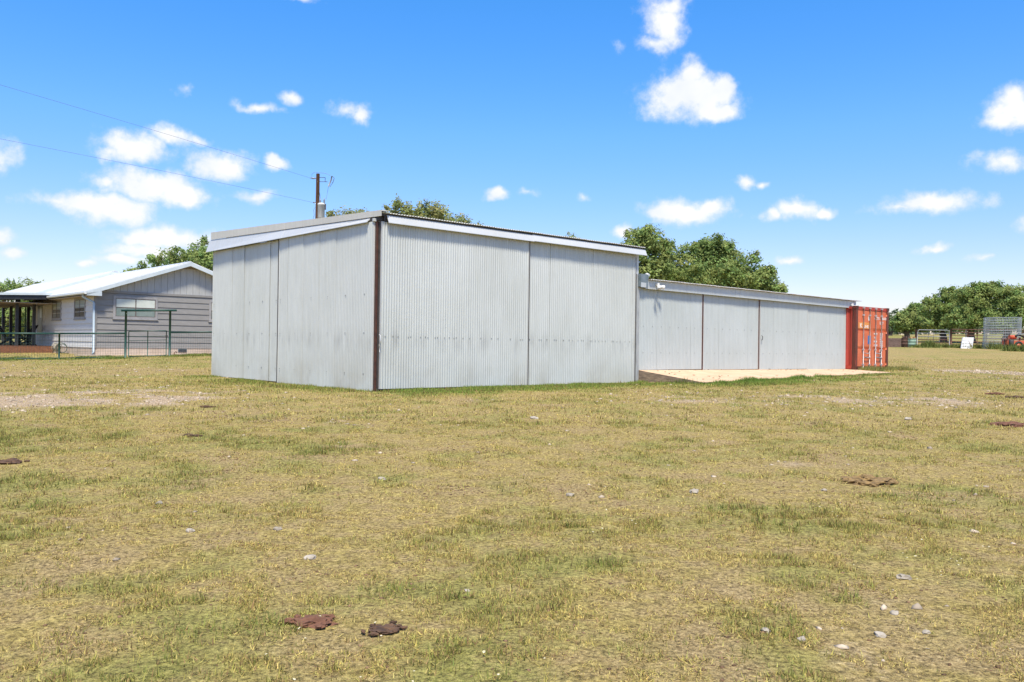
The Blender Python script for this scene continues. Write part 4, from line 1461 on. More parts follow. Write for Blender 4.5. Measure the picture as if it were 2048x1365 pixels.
def tree(name, label, base_xy, lobes, n, size=.13, base=(.085, .125, .03), var=.7, seed=1, group=None, trunk_r=.22):
    bx, by = base_xy
    bz = g1(bx, by)
    o = empty(name, (bx, by, bz), 0, label=label, cat='tree', group=group)
    L = np.array([bx, by, bz])
    rg = np.random.default_rng(seed + 99)
    cz = np.mean([l[2] for l in lobes])
    fork = np.array([bx + rg.uniform(-.3, .3), by + rg.uniform(-.3, .3), bz + (cz - bz) * .38])
    m_ = MB().tube([L - (0, 0, .3), L + (fork - L) * .5 + (rg.uniform(-.15, .15), 0, 0), fork], [trunk_r * 1.35, trunk_r, trunk_r * .9], 9)
    m_.v = [tuple(np.array(p) - L) for p in m_.v]
    tr = m_.build('trunk', M['bark'], o, True)
    for l in lobes:
        c = np.array(l[:3])
        midp = fork * .5 + c * .5 + rg.normal(size=3) * .25
        m_ = MB().tube([fork - (0, 0, .2), midp, c, c + (c - midp) * .08], [trunk_r * .62, trunk_r * .42, trunk_r * .22, .03], 7)
        for _ in range(4):
            d = rg.normal(size=3); d[2] = abs(d[2]); d /= np.linalg.norm(d)
            e = c + d * np.array(l[3:6]) * .6
            m_.tube([midp * .4 + c * .6, (c + e) / 2 + rg.normal(size=3) * .15, e], [trunk_r * .25, trunk_r * .15, .015], 5)
        m_.v = [tuple(np.array(p) - L) for p in m_.v]
        m_.build('limb', M['bark'], tr, True)
    # sprays standing off the main lobes break the outline
    extra = []
    for l in lobes:
        for _ in range(5):
            d = rg.normal(size=3); d[2] = abs(d[2]) * .8 - .1; d /= np.linalg.norm(d)
            k_ = rg.uniform(.16, .34)
            q = np.array(l[:3]) + d * np.array(l[3:6]) * rg.uniform(.82, 1.08)
            extra.append((q[0], q[1], q[2], l[3] * k_, l[4] * k_, l[5] * k_ * 1.1))
    lobes = [(l[0], l[1], l[2], l[3] * .93, l[4] * .93, l[5] * .93) for l in lobes] + extra
    v, f, t = leaf_cloud(lobes, int(n * 1.5), size * .76, base, var * .7, seed)
    link('crown', np_mesh('crown', v - L, f, M['leaf'], t, 4), o)
    return o


def lob(items, Y, depth=1.0):
    """pixel ellipses at a chosen distance -> crown lobes (x, y, z, rx, ry, rz)"""
    out = []
    for it in items:
        px, py, rx, ry = it[:4]
        p = at(px, py, Y + (it[4] if len(it) > 4 else 0))
        out.append((p[0], p[1], p[2], rx * Y / F, max(rx, ry) * Y / F * depth, ry * Y / F))
    return out


OAK, OLIVE, DEEP = (.265, .335, .105), (.315, .325, .115), (.155, .20, .10)
tree('oak_tree', 'spreading oak behind the right slope of the house roof', at(375, 700, 60)[:2],
     lob([(405, 512, 38, 30), (352, 522, 40, 28), (380, 560, 70, 40), (300, 545, 30, 20), (440, 540, 50, 40), (265, 552, 22, 12), (470, 580, 50, 40)], 60), 15000, .15, OAK, seed=1)
tree('oak_tree', 'leafy oak showing above the porch roof nearest the picture edge', at(8, 690, 72)[:2],
     lob([(8, 590, 32, 28), (-40, 600, 40, 40), (20, 640, 40, 36), (-30, 655, 50, 30)], 72), 9000, .16, OAK, seed=2)
tree('oak_tree', 'leafy oak showing above the porch roof beside the house ridge', at(58, 690, 76)[:2],
     lob([(50, 588, 24, 28), (75, 592, 20, 26), (60, 635, 40, 34), (100, 630, 36, 34), (40, 655, 30, 22)], 76), 9000, .16, OAK, seed=3)
tree('oak_tree', 'low oak top just behind the tall shed roof beside the utility pole', at(700, 690, 52)[:2],
     lob([(700, 448, 48, 28), (670, 455, 26, 20), (735, 452, 26, 20), (700, 510, 70, 50)], 52), 9000, .13, OLIVE, seed=4)
tree('oak_tree', 'oak top directly behind the near corner of the tall shed', at(800, 690, 50)[:2],
     lob([(803, 434, 34, 32), (785, 445, 22, 22), (825, 470, 50, 40), (780, 510, 60, 50)], 50), 10000, .12, OLIVE, seed=5)
tree('oak_tree', 'wide oak top behind the middle of the tall shed roof', at(880, 690, 51)[:2],
     lob([(865, 434, 34, 30), (905, 448, 34, 22), (935, 458, 26, 14), (850, 460, 30, 24), (880, 510, 80, 50)], 51), 12000, .12, OLIVE, seed=6)
tree('oak_tree', 'small oak tip peeking above the far end of the tall shed roof', at(1145, 690, 54)[:2],
     lob([(1144, 480, 15, 12), (1150, 520, 50, 34), (1110, 540, 50, 40)], 54), 5000, .12, OLIVE, seed=7)
tree('oak_tree', 'tall oak with visible branches beside the end of the tall shed', at(1292, 690, 47)[:2],
     lob([(1300, 484, 36, 30), (1325, 505, 26, 24), (1272, 500, 28, 34), (1285, 545, 40, 26), (1320, 540, 34, 26)], 47), 9000, .12, OAK, seed=8)
tree('oak_tree', 'large rounded oak behind the low shed roof', at(1430, 690, 49)[:2],
     lob([(1430, 505, 44, 34), (1380, 540, 60, 40), (1460, 540, 62, 44), (1425, 570, 90, 40), (1345, 560, 40, 34), (1415, 492, 24, 22), (1455, 500, 20, 18), (1400, 500, 14, 16)], 49), 20000, .12, OAK, seed=9)
tree('oak_tree', 'smaller oak at the lower end of the clump behind the low shed', at(1525, 690, 48)[:2],
     lob([(1520, 560, 32, 26), (1545, 582, 26, 18), (1500, 580, 30, 30)], 48), 7000, .12, OAK, seed=10)
G = 'oaks beyond the pens'
tree('oak_tree', 'dark distant oak showing right beside the orange container', at(1778, 672, 120)[:2],
     lob([(1782, 645, 18, 17), (1765, 650, 22, 16), (1800, 655, 16, 12)], 120), 4500, .24, DEEP, .6, 11, G, .3)
tree('oak_tree', 'low rounded oak at the near end of the grove above the timber stack', at(1815, 680, 95)[:2],
     lob([(1820, 632, 22, 16), (1808, 648, 22, 16), (1838, 645, 28, 22), (1830, 615, 14, 8)], 95), 8000, .2, OAK, .7, 12, G, .3)
tree('oak_tree', 'broad oak of the grove above the galvanised gate', at(1888, 682, 86)[:2],
     lob([(1895, 596, 24, 22), (1868, 620, 28, 24), (1905, 628, 40, 28), (1925, 600, 24, 22), (1880, 648, 34, 16)], 86), 13000, .17, OAK, .8, 13, G, .3)
tree('oak_tree', 'tall oak of the grove above the red pipe panels', at(1945, 682, 82)[:2],
     lob([(1945, 592, 30, 24), (1960, 620, 40, 30), (1930, 640, 36, 22), (1982, 590, 26, 24), (1970, 575, 16, 10)], 82), 14000, .16, OAK, .8, 14, G, .32)
tree('oak_tree', 'wide oak of the grove behind the wire mesh roll', at(2010, 684, 80)[:2],
     lob([(2012, 590, 24, 20), (2035, 596, 26, 26), (2020, 628, 50, 30), (2060, 620, 40, 36), (2000, 648, 36, 18)], 80), 13000, .16, OAK, .8, 15, G, .32)
# distant wood that closes the horizon all round
lobs = []
rg = np.random.default_rng(77)
for k in range(420):
    az = math.radians(-75 + 150 * k / 420) + rg.uniform(-.01, .01)
    R_ = rg.uniform(165, 215)
    x, y = R_ * math.sin(az), 20 + R_ * math.cos(az)
    if 100 < R_ * 0 + abs(math.degrees(math.atan2(x, y))) * 0 + 101:
        h = rg.uniform(4.0, 6.2)
        lobs.append((x, y, float(gz(x, y, False)[0]) + h * .42, rg.uniform(3, 6), rg.uniform(3, 5), h * .6))
v, f, t = leaf_cloud(lobs, 52000, .55, DEEP, .6, 31)
tag(link('treeline', np_mesh('treeline', v, f, M['leaf'], t, 4)), 'distant dark green belt of trees along the horizon', kind='stuff')

# ------------------------------------------------------------------ pens and scrap at the far right
def gp(px, py, Y):
    p = at(px, py, Y)
    p[2] = float(gz(p[0], p[1], False)[0])
    return p
k68 = 68 / F
# timber stack
a, b = gp(1776, 694, 67), gp(1806, 694, 67)
ts = empty('timber_stack', a, math.atan2(b[1] - a[1], b[0] - a[0]), label='low stack of weathered brown timbers beyond the orange container', cat='timber stack')
tb = MB().box((0, 0, 0), (1.0, .17, .115)).mesh('timber', M['tie'])
for r in range(6):
    for kx in range(5):
        o = link('timber', tb, ts, (random.uniform(-.03, .03), kx * .19, .118 * r))
        o.scale = (1.22 + random.uniform(-.04, .04), 1, 1)
# drums
def drum(px, Y, r, h, mat, top, label, tilt=0):
    p = gp(px, 694, Y)
    o = empty('steel_drum', p, 0, label=label, cat='drum', group='old drums by the pens')
    W_ = MB().lathe((0, 0, 0), [(r * .96, 0), (r, .02), (r, h * .32), (r * 1.04, h * .335), (r, h * .35), (r, h * .65), (r * 1.04, h * .665), (r, h * .68), (r, h - .03), (r * 1.03, h - .02), (r * 1.03, h), (r * .94, h), (r * .93, h - .05)], 22)
    W_.build('body', M[mat], o, True)
    m_ = MB()
    rr = random.Random(px)
    for _ in range(16):
        q = rr.uniform(0, 6.28); w = rr.uniform(0, r * .8)
        c = np.array([w * math.cos(q), w * math.sin(q), h - .05])
        m_.tube([c, c + (rr.uniform(-.2, .2), rr.uniform(-.2, .2), rr.uniform(.05, .2))], rr.uniform(.02, .05), 5)
    m_.build('scrap', M[top], o)['kind'] = 'stuff'
    return o
drum(1809.5, 67, .27, .72, 'rustdrum', 'rustdrum', 'dark rusty drum between the timber stack and the green drum')
drum(1823.5, 66.8, .33, .70, 'greendrum', 'rustgreen', 'faded green drum with rusty scrap heaped in its top')
# galvanised tube gate
a, b = gp(1833, 695, 67.5), gp(1900, 695.5, 67.8)
tg = empty('tube_gate', a, math.atan2(b[1] - a[1], b[0] - a[0]), label='galvanised tube gate with rounded corners beside the green drum', cat='gate')
Lg = float(np.hypot(*(b - a)[:2]))
zt = 1.38
W2 = MB().tube([(.06, 0, .12), (.06, 0, zt - .15), (.11, 0, zt - .05), (.22, 0, zt), (Lg - .22, 0, zt), (Lg - .11, 0, zt - .05), (Lg - .06, 0, zt - .15), (Lg - .06, 0, .12)], .032, 8)
W2.build('frame', M['galvpipe'], tg, True)
for q, zz in enumerate((.12, .38, .62, .86, 1.12)):
    MB().tube([(.06, 0, zz), (Lg - .06, 0, zz)], .026, 8).build('rail', M['galvpipe'] if q > 2 else M['rustpipe'], tg, True)
for t in (.35, .5, .68):
    MB().tube([(Lg * t, .01, .1), (Lg * t, .01, zt)], .016, 6).build('upright', M['galvpipe'], tg, True)
m_ = MB()
for k in range(1, 22):
    m_.tube([(Lg * k / 22, -.03, .1), (Lg * k / 22, -.03, .86)], .009, 4, False)
m_.build('wire_mesh', M['rustpipe'], tg)['kind'] = 'stuff'
for x in (-.06, Lg + .06):
    MB().tube([(x, 0, -.3), (x, 0, 1.45)], .07, 10).build('post', M['rustpipe'], tg, True)
# rusty pipe panels
def pipe_panel(p0, p1, n, label, zs=(.25, .50, .75, 1.0, 1.22, 1.47)):
    a, b = gp(*p0), gp(*p1)
    o = empty('pen_fence', a, math.atan2(b[1] - a[1], b[0] - a[0]), label=label, cat='pen fence', group='rusty pipe pen panels')
    L_ = float(np.hypot(*(b - a)[:2]))
    dzp = b[2] - a[2]
    for zz in zs:
        MB().tube([(0, 0, zz), (L_, 0, zz + dzp)], .028, 8).build('rail', M['rustpipe'], o, True)
    for t in np.linspace(0, 1, n):
        MB().tube([(L_ * t, 0, -.2 + dzp * t), (L_ * t, 0, zs[-1] + .03 + dzp * t)], .035, 8).build('post', M['rustpipe'], o, True)
    return o
pipe_panel((1903, 696, 68), (1935, 697, 68), 2, 'rusty red pipe panel between the tube gate and the white board')
pipe_panel((1936, 697, 68), (1972, 698, 68), 3, 'rusty red pipe panel behind the white board and the wire roll')
pipe_panel((1972, 698, 68), (2120, 700, 68), 5, 'rusty pipe panel behind the wire roll and the red machine')
p = gp(1932, 697, 68.3)
wp = tag(MB().tube([(0, 0, -.2), (0, 0, 1.5)], .06, 10).build('pen_post', M['whitepanel'], None, True, p), 'white post standing behind the leaning white board', 'post')
# leaning white board
a = gp(1918, 698, 66)
lb = empty('leaning_board', a, math.radians(-4), label='white board leaning on the rusty pipe panels', cat='board')
bd = MB().loft([(-.12, -.55, -.02), (.72, -.55, -.02), (.72, -.50, -.03), (-.12, -.50, -.03)], [(.36, .25, .86), (1.24, .25, .86), (1.24, .30, .85), (.36, .30, .85)])
bdo = bd.build('board', M['whitepanel'], lb)
for t in (.02, .96):
    MB().tube([(-.12 + .84 * t, -.58, -.02), (.36 + .88 * t, .22, .86)], .025, 6).build('edge_strip', M['whitepanel'], lb, True)
for t in (.2, .45, .7):
    MB().tube([(-.12 + .48 * t, -.565 + .8 * t, -.02 + .88 * t), (.72 + .52 * t, -.565 + .8 * t, -.02 + .88 * t)], .012, 6).build('batten', M['galvpipe'], lb, True)
MB().tube([(.75, -.55, 0), (.70, .2, .75)], .03, 6).build('prop', M['rustpipe'], lb, True)
# big loop of wire panels
rb_ = gp(2003, 699, 65)
wr = empty('wire_mesh_roll', rb_, 0, label='tall silvery roll of welded wire panels standing by the pens', cat='wire roll')
m_ = MB()
NP_ = 110
spir = []
for i in range(NP_ + 1):
    t = i / NP_
    ang = t * 2 * math.pi * 1.65 + 2.4
    R_ = 1.42 - .16 * t
    spir.append(np.array([R_ * math.cos(ang), R_ * .55 * math.sin(ang), .22 * (math.cos(ang) * .12)]))
for i in range(0, NP_ + 1):
    m_.tube([spir[i] + (0, 0, .05), spir[i] + (.10, 0, 2.42)], .006, 3, False)
vw = m_.build('upright_wires', M['silverwire'], wr); vw['kind'] = 'stuff'
for j in range(13):
    zz = .05 + 2.37 * j / 12
    MB().tube([s + (.10 * j / 12, 0, zz) for s in spir[::2]], .009, 4, False).build('hoop_wire', M['silverwire'], wr)
# red machine at the picture edge
mp_ = gp(2024, 702, 60)
mc = empty('farm_implement', mp_, math.radians(6), label='orange red farm implement parked at the picture edge by the wire roll', cat='farm machine')
MB().box((-.55, -.3, .42), (.85, .3, .72)).build('body', M['tractorred'], mc)
MB().tube([(-.25, -.05, .98), (.25, -.05, .98)], .12, 12).build('tank', M['tractorred'], mc, True)
MB().box((-.80, -.06, .78), (.9, .06, .86)).build('frame_bar', M['rustpipe'], mc)
for x in (-.42, .5):
    MB().box((x, -.12, .0), (x + .08, .02, .95)).build('frame_leg', M['rustpipe'], mc)
MB().tube([(-.6, -.05, .82), (-.6, -.05, .45), (-.72, -.1, .0)], .035, 6).build('frame_leg', M['darksteel'], mc, True)
MB().lathe((-.33, -.36, .34), [(.16, 0), (.17, .02), (.17, .40), (.15, .42)], 14).build('bucket', M['darksteel'], mc, True)
MB().tube([(.1, -.2, 1.02), (.4, -.1, 1.15), (.8, -.2, .95), (1.1, -.2, 1.2)], .07, 8).build('hose_bundle', M['black'], mc, True)
MB().tube([(.2, -.3, 1.15), (.95, -.3, 1.2)], .03, 6).build('lever', M['silverwire'], mc, True)
for x in (.25, .95):
    MB().ring((x, -.35, .34), (0, 1, 0), .26, .08, 20, 8).build('wheel', M['tyre'], mc, True)
    MB().lathe((0, 0, 0), [(.02, -.03), (.19, -.03), (.19, .03), (.02, .03)], 14).build('wheel_disc', M['tractorred'], mc, True, (x, -.35, .34)).rotation_euler = (R90, 0, 0)

# ------------------------------------------------------------------ dung, bark and rocks in the foreground
def blob_mesh(seed, sx, sy, sz, mat, rough=.35, name='rock', n=2):
    import bmesh
    bm = bmesh.new()
    bmesh.ops.create_icosphere(bm, subdivisions=n, radius=1)
    rr = np.random.default_rng(seed)
    off = rr.uniform(0, 50, 3)
    from mathutils import noise as mn
    for v in bm.verts:
        q = v.co.copy()
        k = 1 + rough * mn.noise(Vector(off) + q * 1.3) + rough * .6 * mn.noise(Vector(off) + q * 3.1) + rough * .45 * mn.noise(Vector(off) + q * 8.3)
        v.co = Vector((q.x * sx * k, q.y * sy * k, q.z * sz * k))
    me = bpy.data.meshes.new(name)
    bm.to_mesh(me)
    bm.free()
    me.materials.append(M[mat])
    return me


PATS = [(628, 1247, 40, .5, 'dungred', 'flat red brown crust lying in the grass nearest the camera'), (770, 1263, 34, .45, 'dung', 'dark crumbly dung pat just beside the red brown crust'),
        (1740, 965, 46, .22, 'dungstraw', 'wide straw brown dung pat out in the open grass'), (2018, 852, 32, .22, 'dungred', 'dark red brown dung pat at the picture edge below the wire roll'),
        (385, 873, 15, .3, 'dung', 'small dark dung pat in green grass below the gravel patch'), (18, 926, 24, .3, 'dung', 'dark dung pat cut by the picture edge below the house'),
        (412, 815, 13, .25, 'dung', 'thin dark dung pat at the end of the gravel patch'), (2030, 796, 16, .3, 'dung', 'small far dung pat at the picture edge'),
        (1990, 789, 14, .25, 'dungred', 'small reddish far dung pat left of the picture edge')]
for i, (px, py, w, asp, mt, lab) in enumerate(PATS):
    p = hit(px, py)
    s = w * p[1] / F
    o = empty('dung_pat', (p[0], p[1], g1(p[0], p[1])), random.uniform(0, .4), label=lab, cat='dung', group='dried dung pats on the grass')
    link('crust', blob_mesh(i + 3, s, s * .75, min(.05, s * .22), mt, .55, 'crust', 4), o, (0, 0, .004))
    rr = np.random.default_rng(i)
    for k in range(12):
        q = rr.uniform(0, 6.28); d = rr.uniform(.4, 1.35)
        link('crumb', blob_mesh(i * 9 + k, s * rr.uniform(.12, .32), s * rr.uniform(.1, .25), s * .10, mt, .6, 'crumb', 2), o, (s * d * math.cos(q), s * .8 * d * math.sin(q), .012))

ROCKS = [(620, 1118, 11, 'pale flat rock in bare soil above the red brown crust'), (763, 959, 7, 'round white rock in the green grass right of the bare patches'),
         (380, 1064, 9, 'pale tilted rock in the bare soil patch under the house side'), (1760, 1272, 11, 'largest round white rock among the stones nearest the camera'),
         (1532, 1264, 10, 'flat white rock at the left of the stony patch'), (1388, 986, 11, 'flat white rock alone in the open grass'), (1140, 992, 8, 'small pale rock pair below the tall shed end'),
         (1808, 1158, 12, 'pale grey rock half hidden in grass at the top of the stony patch'), (1604, 1280, 9, 'pale rock beside the flat white rock in the stony patch'),
         (1852, 1266, 8, 'tan rock at the right side of the stony patch'), (1648, 982, 6, 'small white rock left of the wide straw dung pat'), (1788, 1228, 9, 'white rock in the middle of the stony patch'),
         (1068, 838, 7, 'small white rock below the tall shed right door'), (1816, 840, 7, 'small white rock below the container'), (935, 1183, 6, 'small pale rock right of the crumbly pat'),
         (556, 1060, 8, 'pair of pale stones in thin grass above the flat rock'), (318, 1008, 7, 'pale stone in grass below the dung pat')]
for i, (px, py, w, lab) in enumerate(ROCKS):
    p = hit(px, py)
    s = w * p[1] / F
    o = link('limestone_rock', blob_mesh(i + 60, s * 1.15, s * .9, s * .55, 'rock', .45, 'limestone_rock', 2), None, (p[0], p[1], g1(p[0], p[1]) + s * .2))
    o.rotation_euler = (0, 0, random.uniform(0, 6))
    tag(o, lab, 'rock', 'pale limestone rocks in the grass')


# ------------------------------------------------------------------ loose stones, grass, flowers
def blocked(x, y):
    u, v = shed_uv(x, y)
    a, b = house_uv(x, y)
    cu, cv = (x - cpos[0]) * math.cos(ANG - .07) + (y - cpos[1]) * math.sin(ANG - .07), -(x - cpos[0]) * math.sin(ANG - .07) + (y - cpos[1]) * math.cos(ANG - .07)
    return (((u > -.06) & (u < 9.15) & (v > -.05) & (v < 9.6)) | ((u > 9.1) & (u < 22.2) & (v > -2.25 - np.where(u > 21, 9, 0) * 0) & (v < 6.2) & (u < 22.2 - np.maximum(-v, 0) * .6))
            | ((cu > 0) & (cu < 2.44) & (cv > 0) & (cv < 6.1)) | ((a > -1) & (b > -1) & (a < 9) & (b < 12)))


def scatter(n, y0, y1, p=1.6, m=1.6):
    """random ground points over the visible wedge, y0..y1 metres out"""
    yy = (RNG.random(n) * (y1 ** p - y0 ** p) + y0 ** p) ** (1 / p)
    xx = (RNG.random(n) * 2 - 1) * (yy * .615 + m)
    return xx, yy


def stones():
    vs, fs, ts = [], [], []
    base = np.array([(1, 0, 0), (-1, 0, 0), (0, 1, 0), (0, -1, 0), (0, 0, 1), (0, 0, -1), (.62, .55, .5), (-.6, .5, .45), (.5, -.62, .5), (-.55, -.55, .5)])
    tri = np.array([(4, 6, 0), (4, 2, 6), (6, 2, 0), (4, 7, 2), (4, 1, 7), (7, 1, 2), (4, 8, 3), (4, 0, 8), (8, 0, 3), (4, 9, 1), (4, 3, 9), (9, 3, 1), (5, 0, 2), (5, 2, 1), (5, 1, 3), (5, 3, 0)])
    X, Y = scatter(90000, 2.4, 36, 1.9)
    g, b, gr = ground_fields(X, Y)
    keep = (RNG.random(len(X)) < np.clip(gr * .55 + b * .05 + .004, 0, 1)) & ~blocked(X, Y)
    X, Y, gr = X[keep], Y[keep], gr[keep]
    Zs = gz(X, Y)
    s = np.minimum(np.exp(RNG.normal(-4.3, .5, len(X))), .026) * (1 + Y * .035)
    k = len(X)
    d = RNG.uniform(.6, 1.35, (k, 10, 1))
    sc = np.c_[s * RNG.uniform(.8, 1.5, k), s * RNG.uniform(.7, 1.2, k), s * RNG.uniform(.35, .7, k)]
    rot = RNG.uniform(0, 6.28, k)
    P = base[None] * d * sc[:, None]
    c, sn = np.cos(rot)[:, None], np.sin(rot)[:, None]
    P = np.stack([P[..., 0] * c - P[..., 1] * sn, P[..., 0] * sn + P[..., 1] * c, P[..., 2]], -1)
    P += np.c_[X, Y, Zs + .001][:, None]
    F_ = (tri[None] + (np.arange(k) * 10)[:, None, None]).reshape(-1, 3)
    t = np.array([.42, .34, .245]) * RNG.uniform(.6, 1.3, (k, 1)) * np.array([1, 1, 1])
    t = np.repeat(np.clip(t, 0, .8), 10, 0)
    # dark crumbs of soil and dung between the tufts
    X, Y = scatter(60000, 2.3, 14, 1.9)
    g, b, gr = ground_fields(X, Y)
    keep = (RNG.random(len(X)) < np.clip(.10 + b * .5, 0, 1)) & (fbm(X, Y, .5, 71, 3) > .5) & ~blocked(X, Y)
    X, Y = X[keep], Y[keep]
    k2 = len(X)
    s2 = np.minimum(np.exp(RNG.normal(-5.2, .4, k2)), .009) * (1 + Y * .04)
    P2 = base[None] * RNG.uniform(.5, 1.4, (k2, 10, 1)) * np.c_[s2 * 1.3, s2, s2 * .7][:, None] + np.c_[X, Y, gz(X, Y)][:, None]
    t2 = np.repeat(np.array([.15, .09, .05]) * RNG.uniform(.5, 1.6, (k2, 1)), 10, 0)
    P, t = np.concatenate([P, P2]), np.concatenate([t, t2])
    F_ = np.concatenate([F_, (tri[None] + ((np.arange(k2) + k) * 10)[:, None, None]).reshape(-1, 3)])
    return tag(link('gravel', np_mesh('gravel', P.reshape(-1, 3), F_, M['stone'], t, 3)), 'small pale stones and gravel scattered over the pasture', kind='stuff')


stones()


def blades(n, y0, y1, hgt, wid, p, thatch=.5, m=1.6, dens=None):
    X, Y = scatter(n, y0, y1, p, m)
    g, b, gr = ground_fields(X, Y)
    cl = fbm(X, Y, .30, 61, 3)
    cl2 = fbm(X, Y, .085, 63, 2)
    pr = np.clip((cl - .34) * 3.4, .22, 1) * np.clip((cl2 - .43) * 7.0, .06, 1) * (1 - .55 * b) * (1 - .86 * np.clip(gr * 1.3, 0, 1))
    keep = (RNG.random(len(X)) < pr) & ~blocked(X, Y)
    X, Y, g, b, cl = X[keep], Y[keep], g[keep], b[keep], cl[keep]
    k = len(X)
    Zb = gz(X, Y) - .003
    lie = RNG.random(k) < thatch * (1.25 - .8 * g)
    weed = vnoise(X, Y, .22, 77) > .86
    L = hgt * RNG.uniform(.5, 1.3, k) * (.8 + .9 * g) * np.where(weed, 1.2, 1.0)
    az = RNG.uniform(0, 2 * math.pi, k)
    el = np.where(lie, RNG.uniform(.04, .45, k), RNG.uniform(.6, 1.5, k))
    d = np.c_[np.cos(az) * np.cos(el), np.sin(az) * np.cos(el), np.sin(el)]
    s = np.c_[-np.sin(az), np.cos(az), RNG.uniform(-.4, .4, k)]
    w = wid * RNG.uniform(.6, 1.4, k)
    B = np.c_[X, Y, Zb]
    V3 = np.stack([B - s * w[:, None] * .5, B + s * w[:, None] * .5, B + d * L[:, None]], 1).reshape(-1, 3)
    straw = np.array([.55, .435, .140])
    green = np.array([.185, .215, .050])
    olive = np.array([.36, .325, .088])
    r = RNG.random(k)
    gm = np.clip(g * 1.05 + (r - .5) * .7 + weed * .35 - lie * .35, 0, 1)[:, None]
    t = np.where(gm < .5, straw + (olive - straw) * gm * 2, olive + (green - olive) * (gm - .5) * 2)
    t = t * RNG.uniform(.5, 1.4, (k, 1)) * np.c_[RNG.uniform(.93, 1.08, (k, 1)), np.ones((k, 1)), RNG.uniform(.85, 1.15, (k, 1))]
    dead = (RNG.random(k) < .24)[:, None]
    t = np.where(dead, np.array([.30, .195, .085]) * RNG.uniform(.6, 1.3, (k, 1)), t)
    return V3, np.repeat(t, 3, 0)


parts = [blades(1000000, 2.2, 6.5, .029, .0054, 1.9, .8), blades(950000, 6.0, 13, .032, .0082, 1.8, .8), blades(480000, 12.5, 24, .046, .014, 1.8, .6), blades(280000, 23, 46, .05, .022, 1.8, .5)]
Vg = np.concatenate([q[0] for q in parts])
Tg = np.concatenate([q[1] for q in parts])
tag(link('grass', np_mesh('grass', Vg, np.arange(len(Vg)).reshape(-1, 3), M['blade'], Tg, 3)), 'short dry and green pasture grass', kind='stuff')


def weeds():
    """taller green growth along the sheds, the fences and the pens"""
    Vs, Ts = [], []
    def line(p, q, n, wdt, h, w, base=(.10, .15, .035)):
        t = RNG.random(n)
        x = p[0] + (q[0] - p[0]) * t + RNG.normal(0, wdt, n)
        y = p[1] + (q[1] - p[1]) * t + RNG.normal(0, wdt, n)
        cl = fbm(x, y, .7, 91, 3)
        k = (RNG.random(n) < np.clip((cl - .35) * 4, .05, 1)) & ~blocked(x, y)
        x, y, cl = x[k], y[k], cl[k]
        n = len(x)
        L = h * RNG.uniform(.35, 1.2, n) * np.clip(cl * 1.6, .4, 1.3)
        az, el = RNG.uniform(0, 6.28, n), RNG.uniform(.7, 1.5, n)
        d = np.c_[np.cos(az) * np.cos(el), np.sin(az) * np.cos(el), np.sin(el)]
        s = np.c_[-np.sin(az), np.cos(az), np.zeros(n)]
        B = np.c_[x, y, gz(x, y) - .01]
        ww = (w * RNG.uniform(.6, 1.4, n))[:, None]
        Vs.append(np.stack([B - s * ww * .5, B + s * ww * .5, B + d * L[:, None]], 1).reshape(-1, 3))
        t_ = np.array(base) * RNG.uniform(.6, 1.5, (n, 1)) * np.c_[RNG.uniform(.9, 1.4, (n, 1)), np.ones((n, 1)), np.ones((n, 1))]
        Ts.append(np.repeat(t_, 3, 0))
    line(shed_pt(.1, -.35), shed_pt(9.1, -.35), 16000, .25, .09, .014, (.17, .26, .05))
    line(shed_pt(.5, -1.0), shed_pt(9.1, -1.2), 42000, .5, .06, .015, (.19, .27, .055))
    line(shed_pt(-.4, .3), shed_pt(-.4, 9.4), 10000, .3, .08, .013, (.19, .25, .055))
    line(shed_pt(9.2, -3.0), shed_pt(16, -3.0), 26000, .45, .07, .016, (.19, .27, .055))
    line(shed_pt(9.2, -2.45), shed_pt(15.5, -2.5), 15000, .22, .14, .015, (.13, .23, .04))
    line(shed_pt(9.2, -.7), shed_pt(9.3, -2.3), 2500, .18, .16, .014)
    line(shed_pt(15, -2.5), shed_pt(20.5, -2.5), 7000, .3, .09, .015, (.18, .24, .06))
    line(shed_pt(21.3, -1.0), shed_pt(24.8, -.8), 5000, .3, .2, .02, (.20, .23, .07))
    line(fpts['l2'], fpts['g0'], 14000, .4, .14, .025, (.17, .24, .055))
    line(fpts['g1'], fpts['r1'], 9000, .4, .13, .025, (.19, .24, .06))
    for px, Y, n, h in ((1840, 67, 1500, .45), (1870, 67, 1800, .6), (1905, 67, 900, .4), (1950, 66, 1800, .55), (1985, 65, 2200, .7), (2010, 64, 1500, .5), (2040, 59, 2200, .6), (1830, 66.5, 700, .3)):
        p, q = gp(px - 14, 695, Y), gp(px + 14, 695, Y)
        line(p, q, n, .35, h, .05, (.14, .19, .05))
    v = np.concatenate(Vs)
    return tag(link('weeds', np_mesh('weeds', v, np.arange(len(v)).reshape(-1, 3), M['blade'], np.concatenate(Ts), 3)), 'taller green weeds along walls, slab and pens', kind='stuff')


weeds()


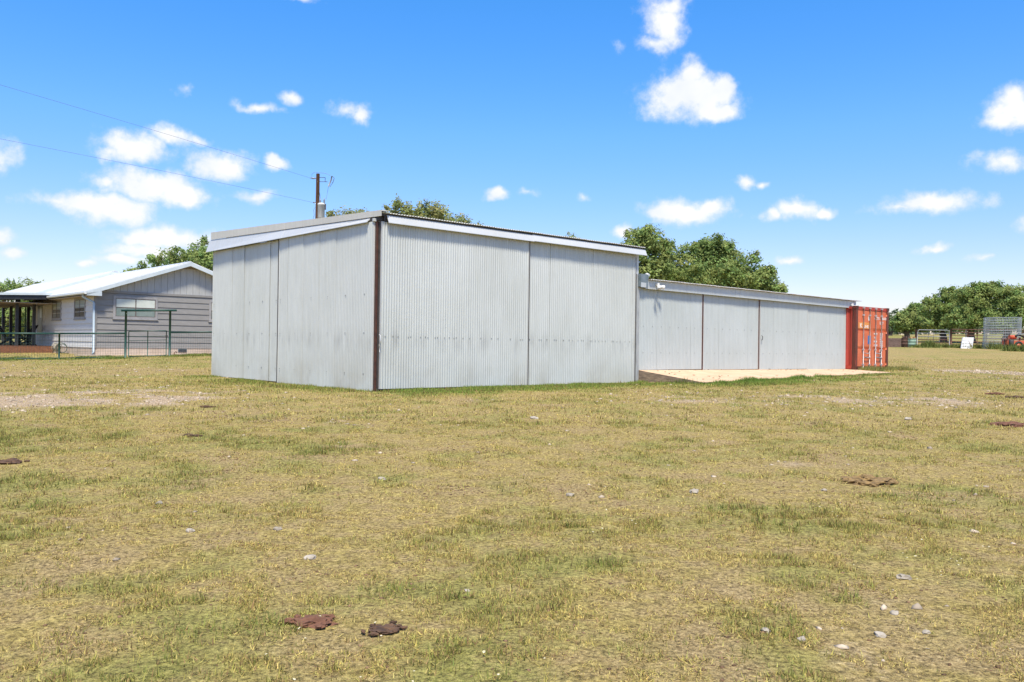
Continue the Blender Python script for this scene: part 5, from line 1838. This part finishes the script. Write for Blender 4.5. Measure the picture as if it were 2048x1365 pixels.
def flowers():
    m_v, m_f, m_t = [], [], []
    cs = [hit(*q) for q in ((820, 1280), (950, 1345), (1900, 1100), (1960, 1130), (1810, 1145), (1700, 1040), (1200, 1050), (620, 1330))]
    for c in cs:
        for _ in range(6):
            x, y = c[0] + RNG.normal(0, .22), c[1] + RNG.normal(0, .25)
            z0 = g1(x, y) + RNG.uniform(.02, .06)
            r = RNG.uniform(.004, .0065)
            n0 = len(m_v)
            tilt = RNG.normal(0, .3, 2)
            for k in range(6):
                w = k * math.pi / 3
                dx, dy = r * math.cos(w), r * math.sin(w)
                m_v.append((x + dx, y + dy, z0 + dx * tilt[0] + dy * tilt[1]))
                m_t.append((.75, .74, .66))
            m_v.append((x, y, z0 + .004))
            m_t.append((.62, .45, .04))
            for k in range(6):
                m_f.append((n0 + k, n0 + (k + 1) % 6, n0 + 6))
    return tag(link('wildflowers', np_mesh('wildflowers', np.array(m_v), np.array(m_f), M['blade'], np.array(m_t), 3)), 'tiny white daisies dotted in the grass', kind='stuff')


flowers()


def litter():
    vs, fs, ts = [], [], []
    for _ in range(110):
        u, v = RNG.uniform(9.5, 20.5), -2.1 * RNG.random() ** 1.2 - .05
        k = -v / 2.25
        top = (.625 - (u - 9.17) / 13.4 * .075) * (1 - k) + (.345 + (u - 9.33) / 11.6 * .16) * k
        c = shed_pt(u, v, top + .012)
        r = RNG.uniform(.02, .055)
        n0 = len(vs)
        for q in range(5):
            w = q * 1.256 + RNG.uniform(-.3, .3)
            vs.append((c[0] + r * math.cos(w), c[1] + r * .7 * math.sin(w), c[2] + RNG.uniform(-.004, .02)))
        t = np.array([.14, .085, .05]) * RNG.uniform(.5, 1.5)
        ts += [t] * 5
        fs += [(n0, n0 + 1, n0 + 2), (n0, n0 + 2, n0 + 3), (n0, n0 + 3, n0 + 4)]
    return tag(link('leaf_litter', np_mesh('leaf_litter', np.array(vs), np.array(fs), M['stone'], np.array(ts), 3)), 'dry leaf scraps lying on the concrete ramp', kind='stuff')


litter()
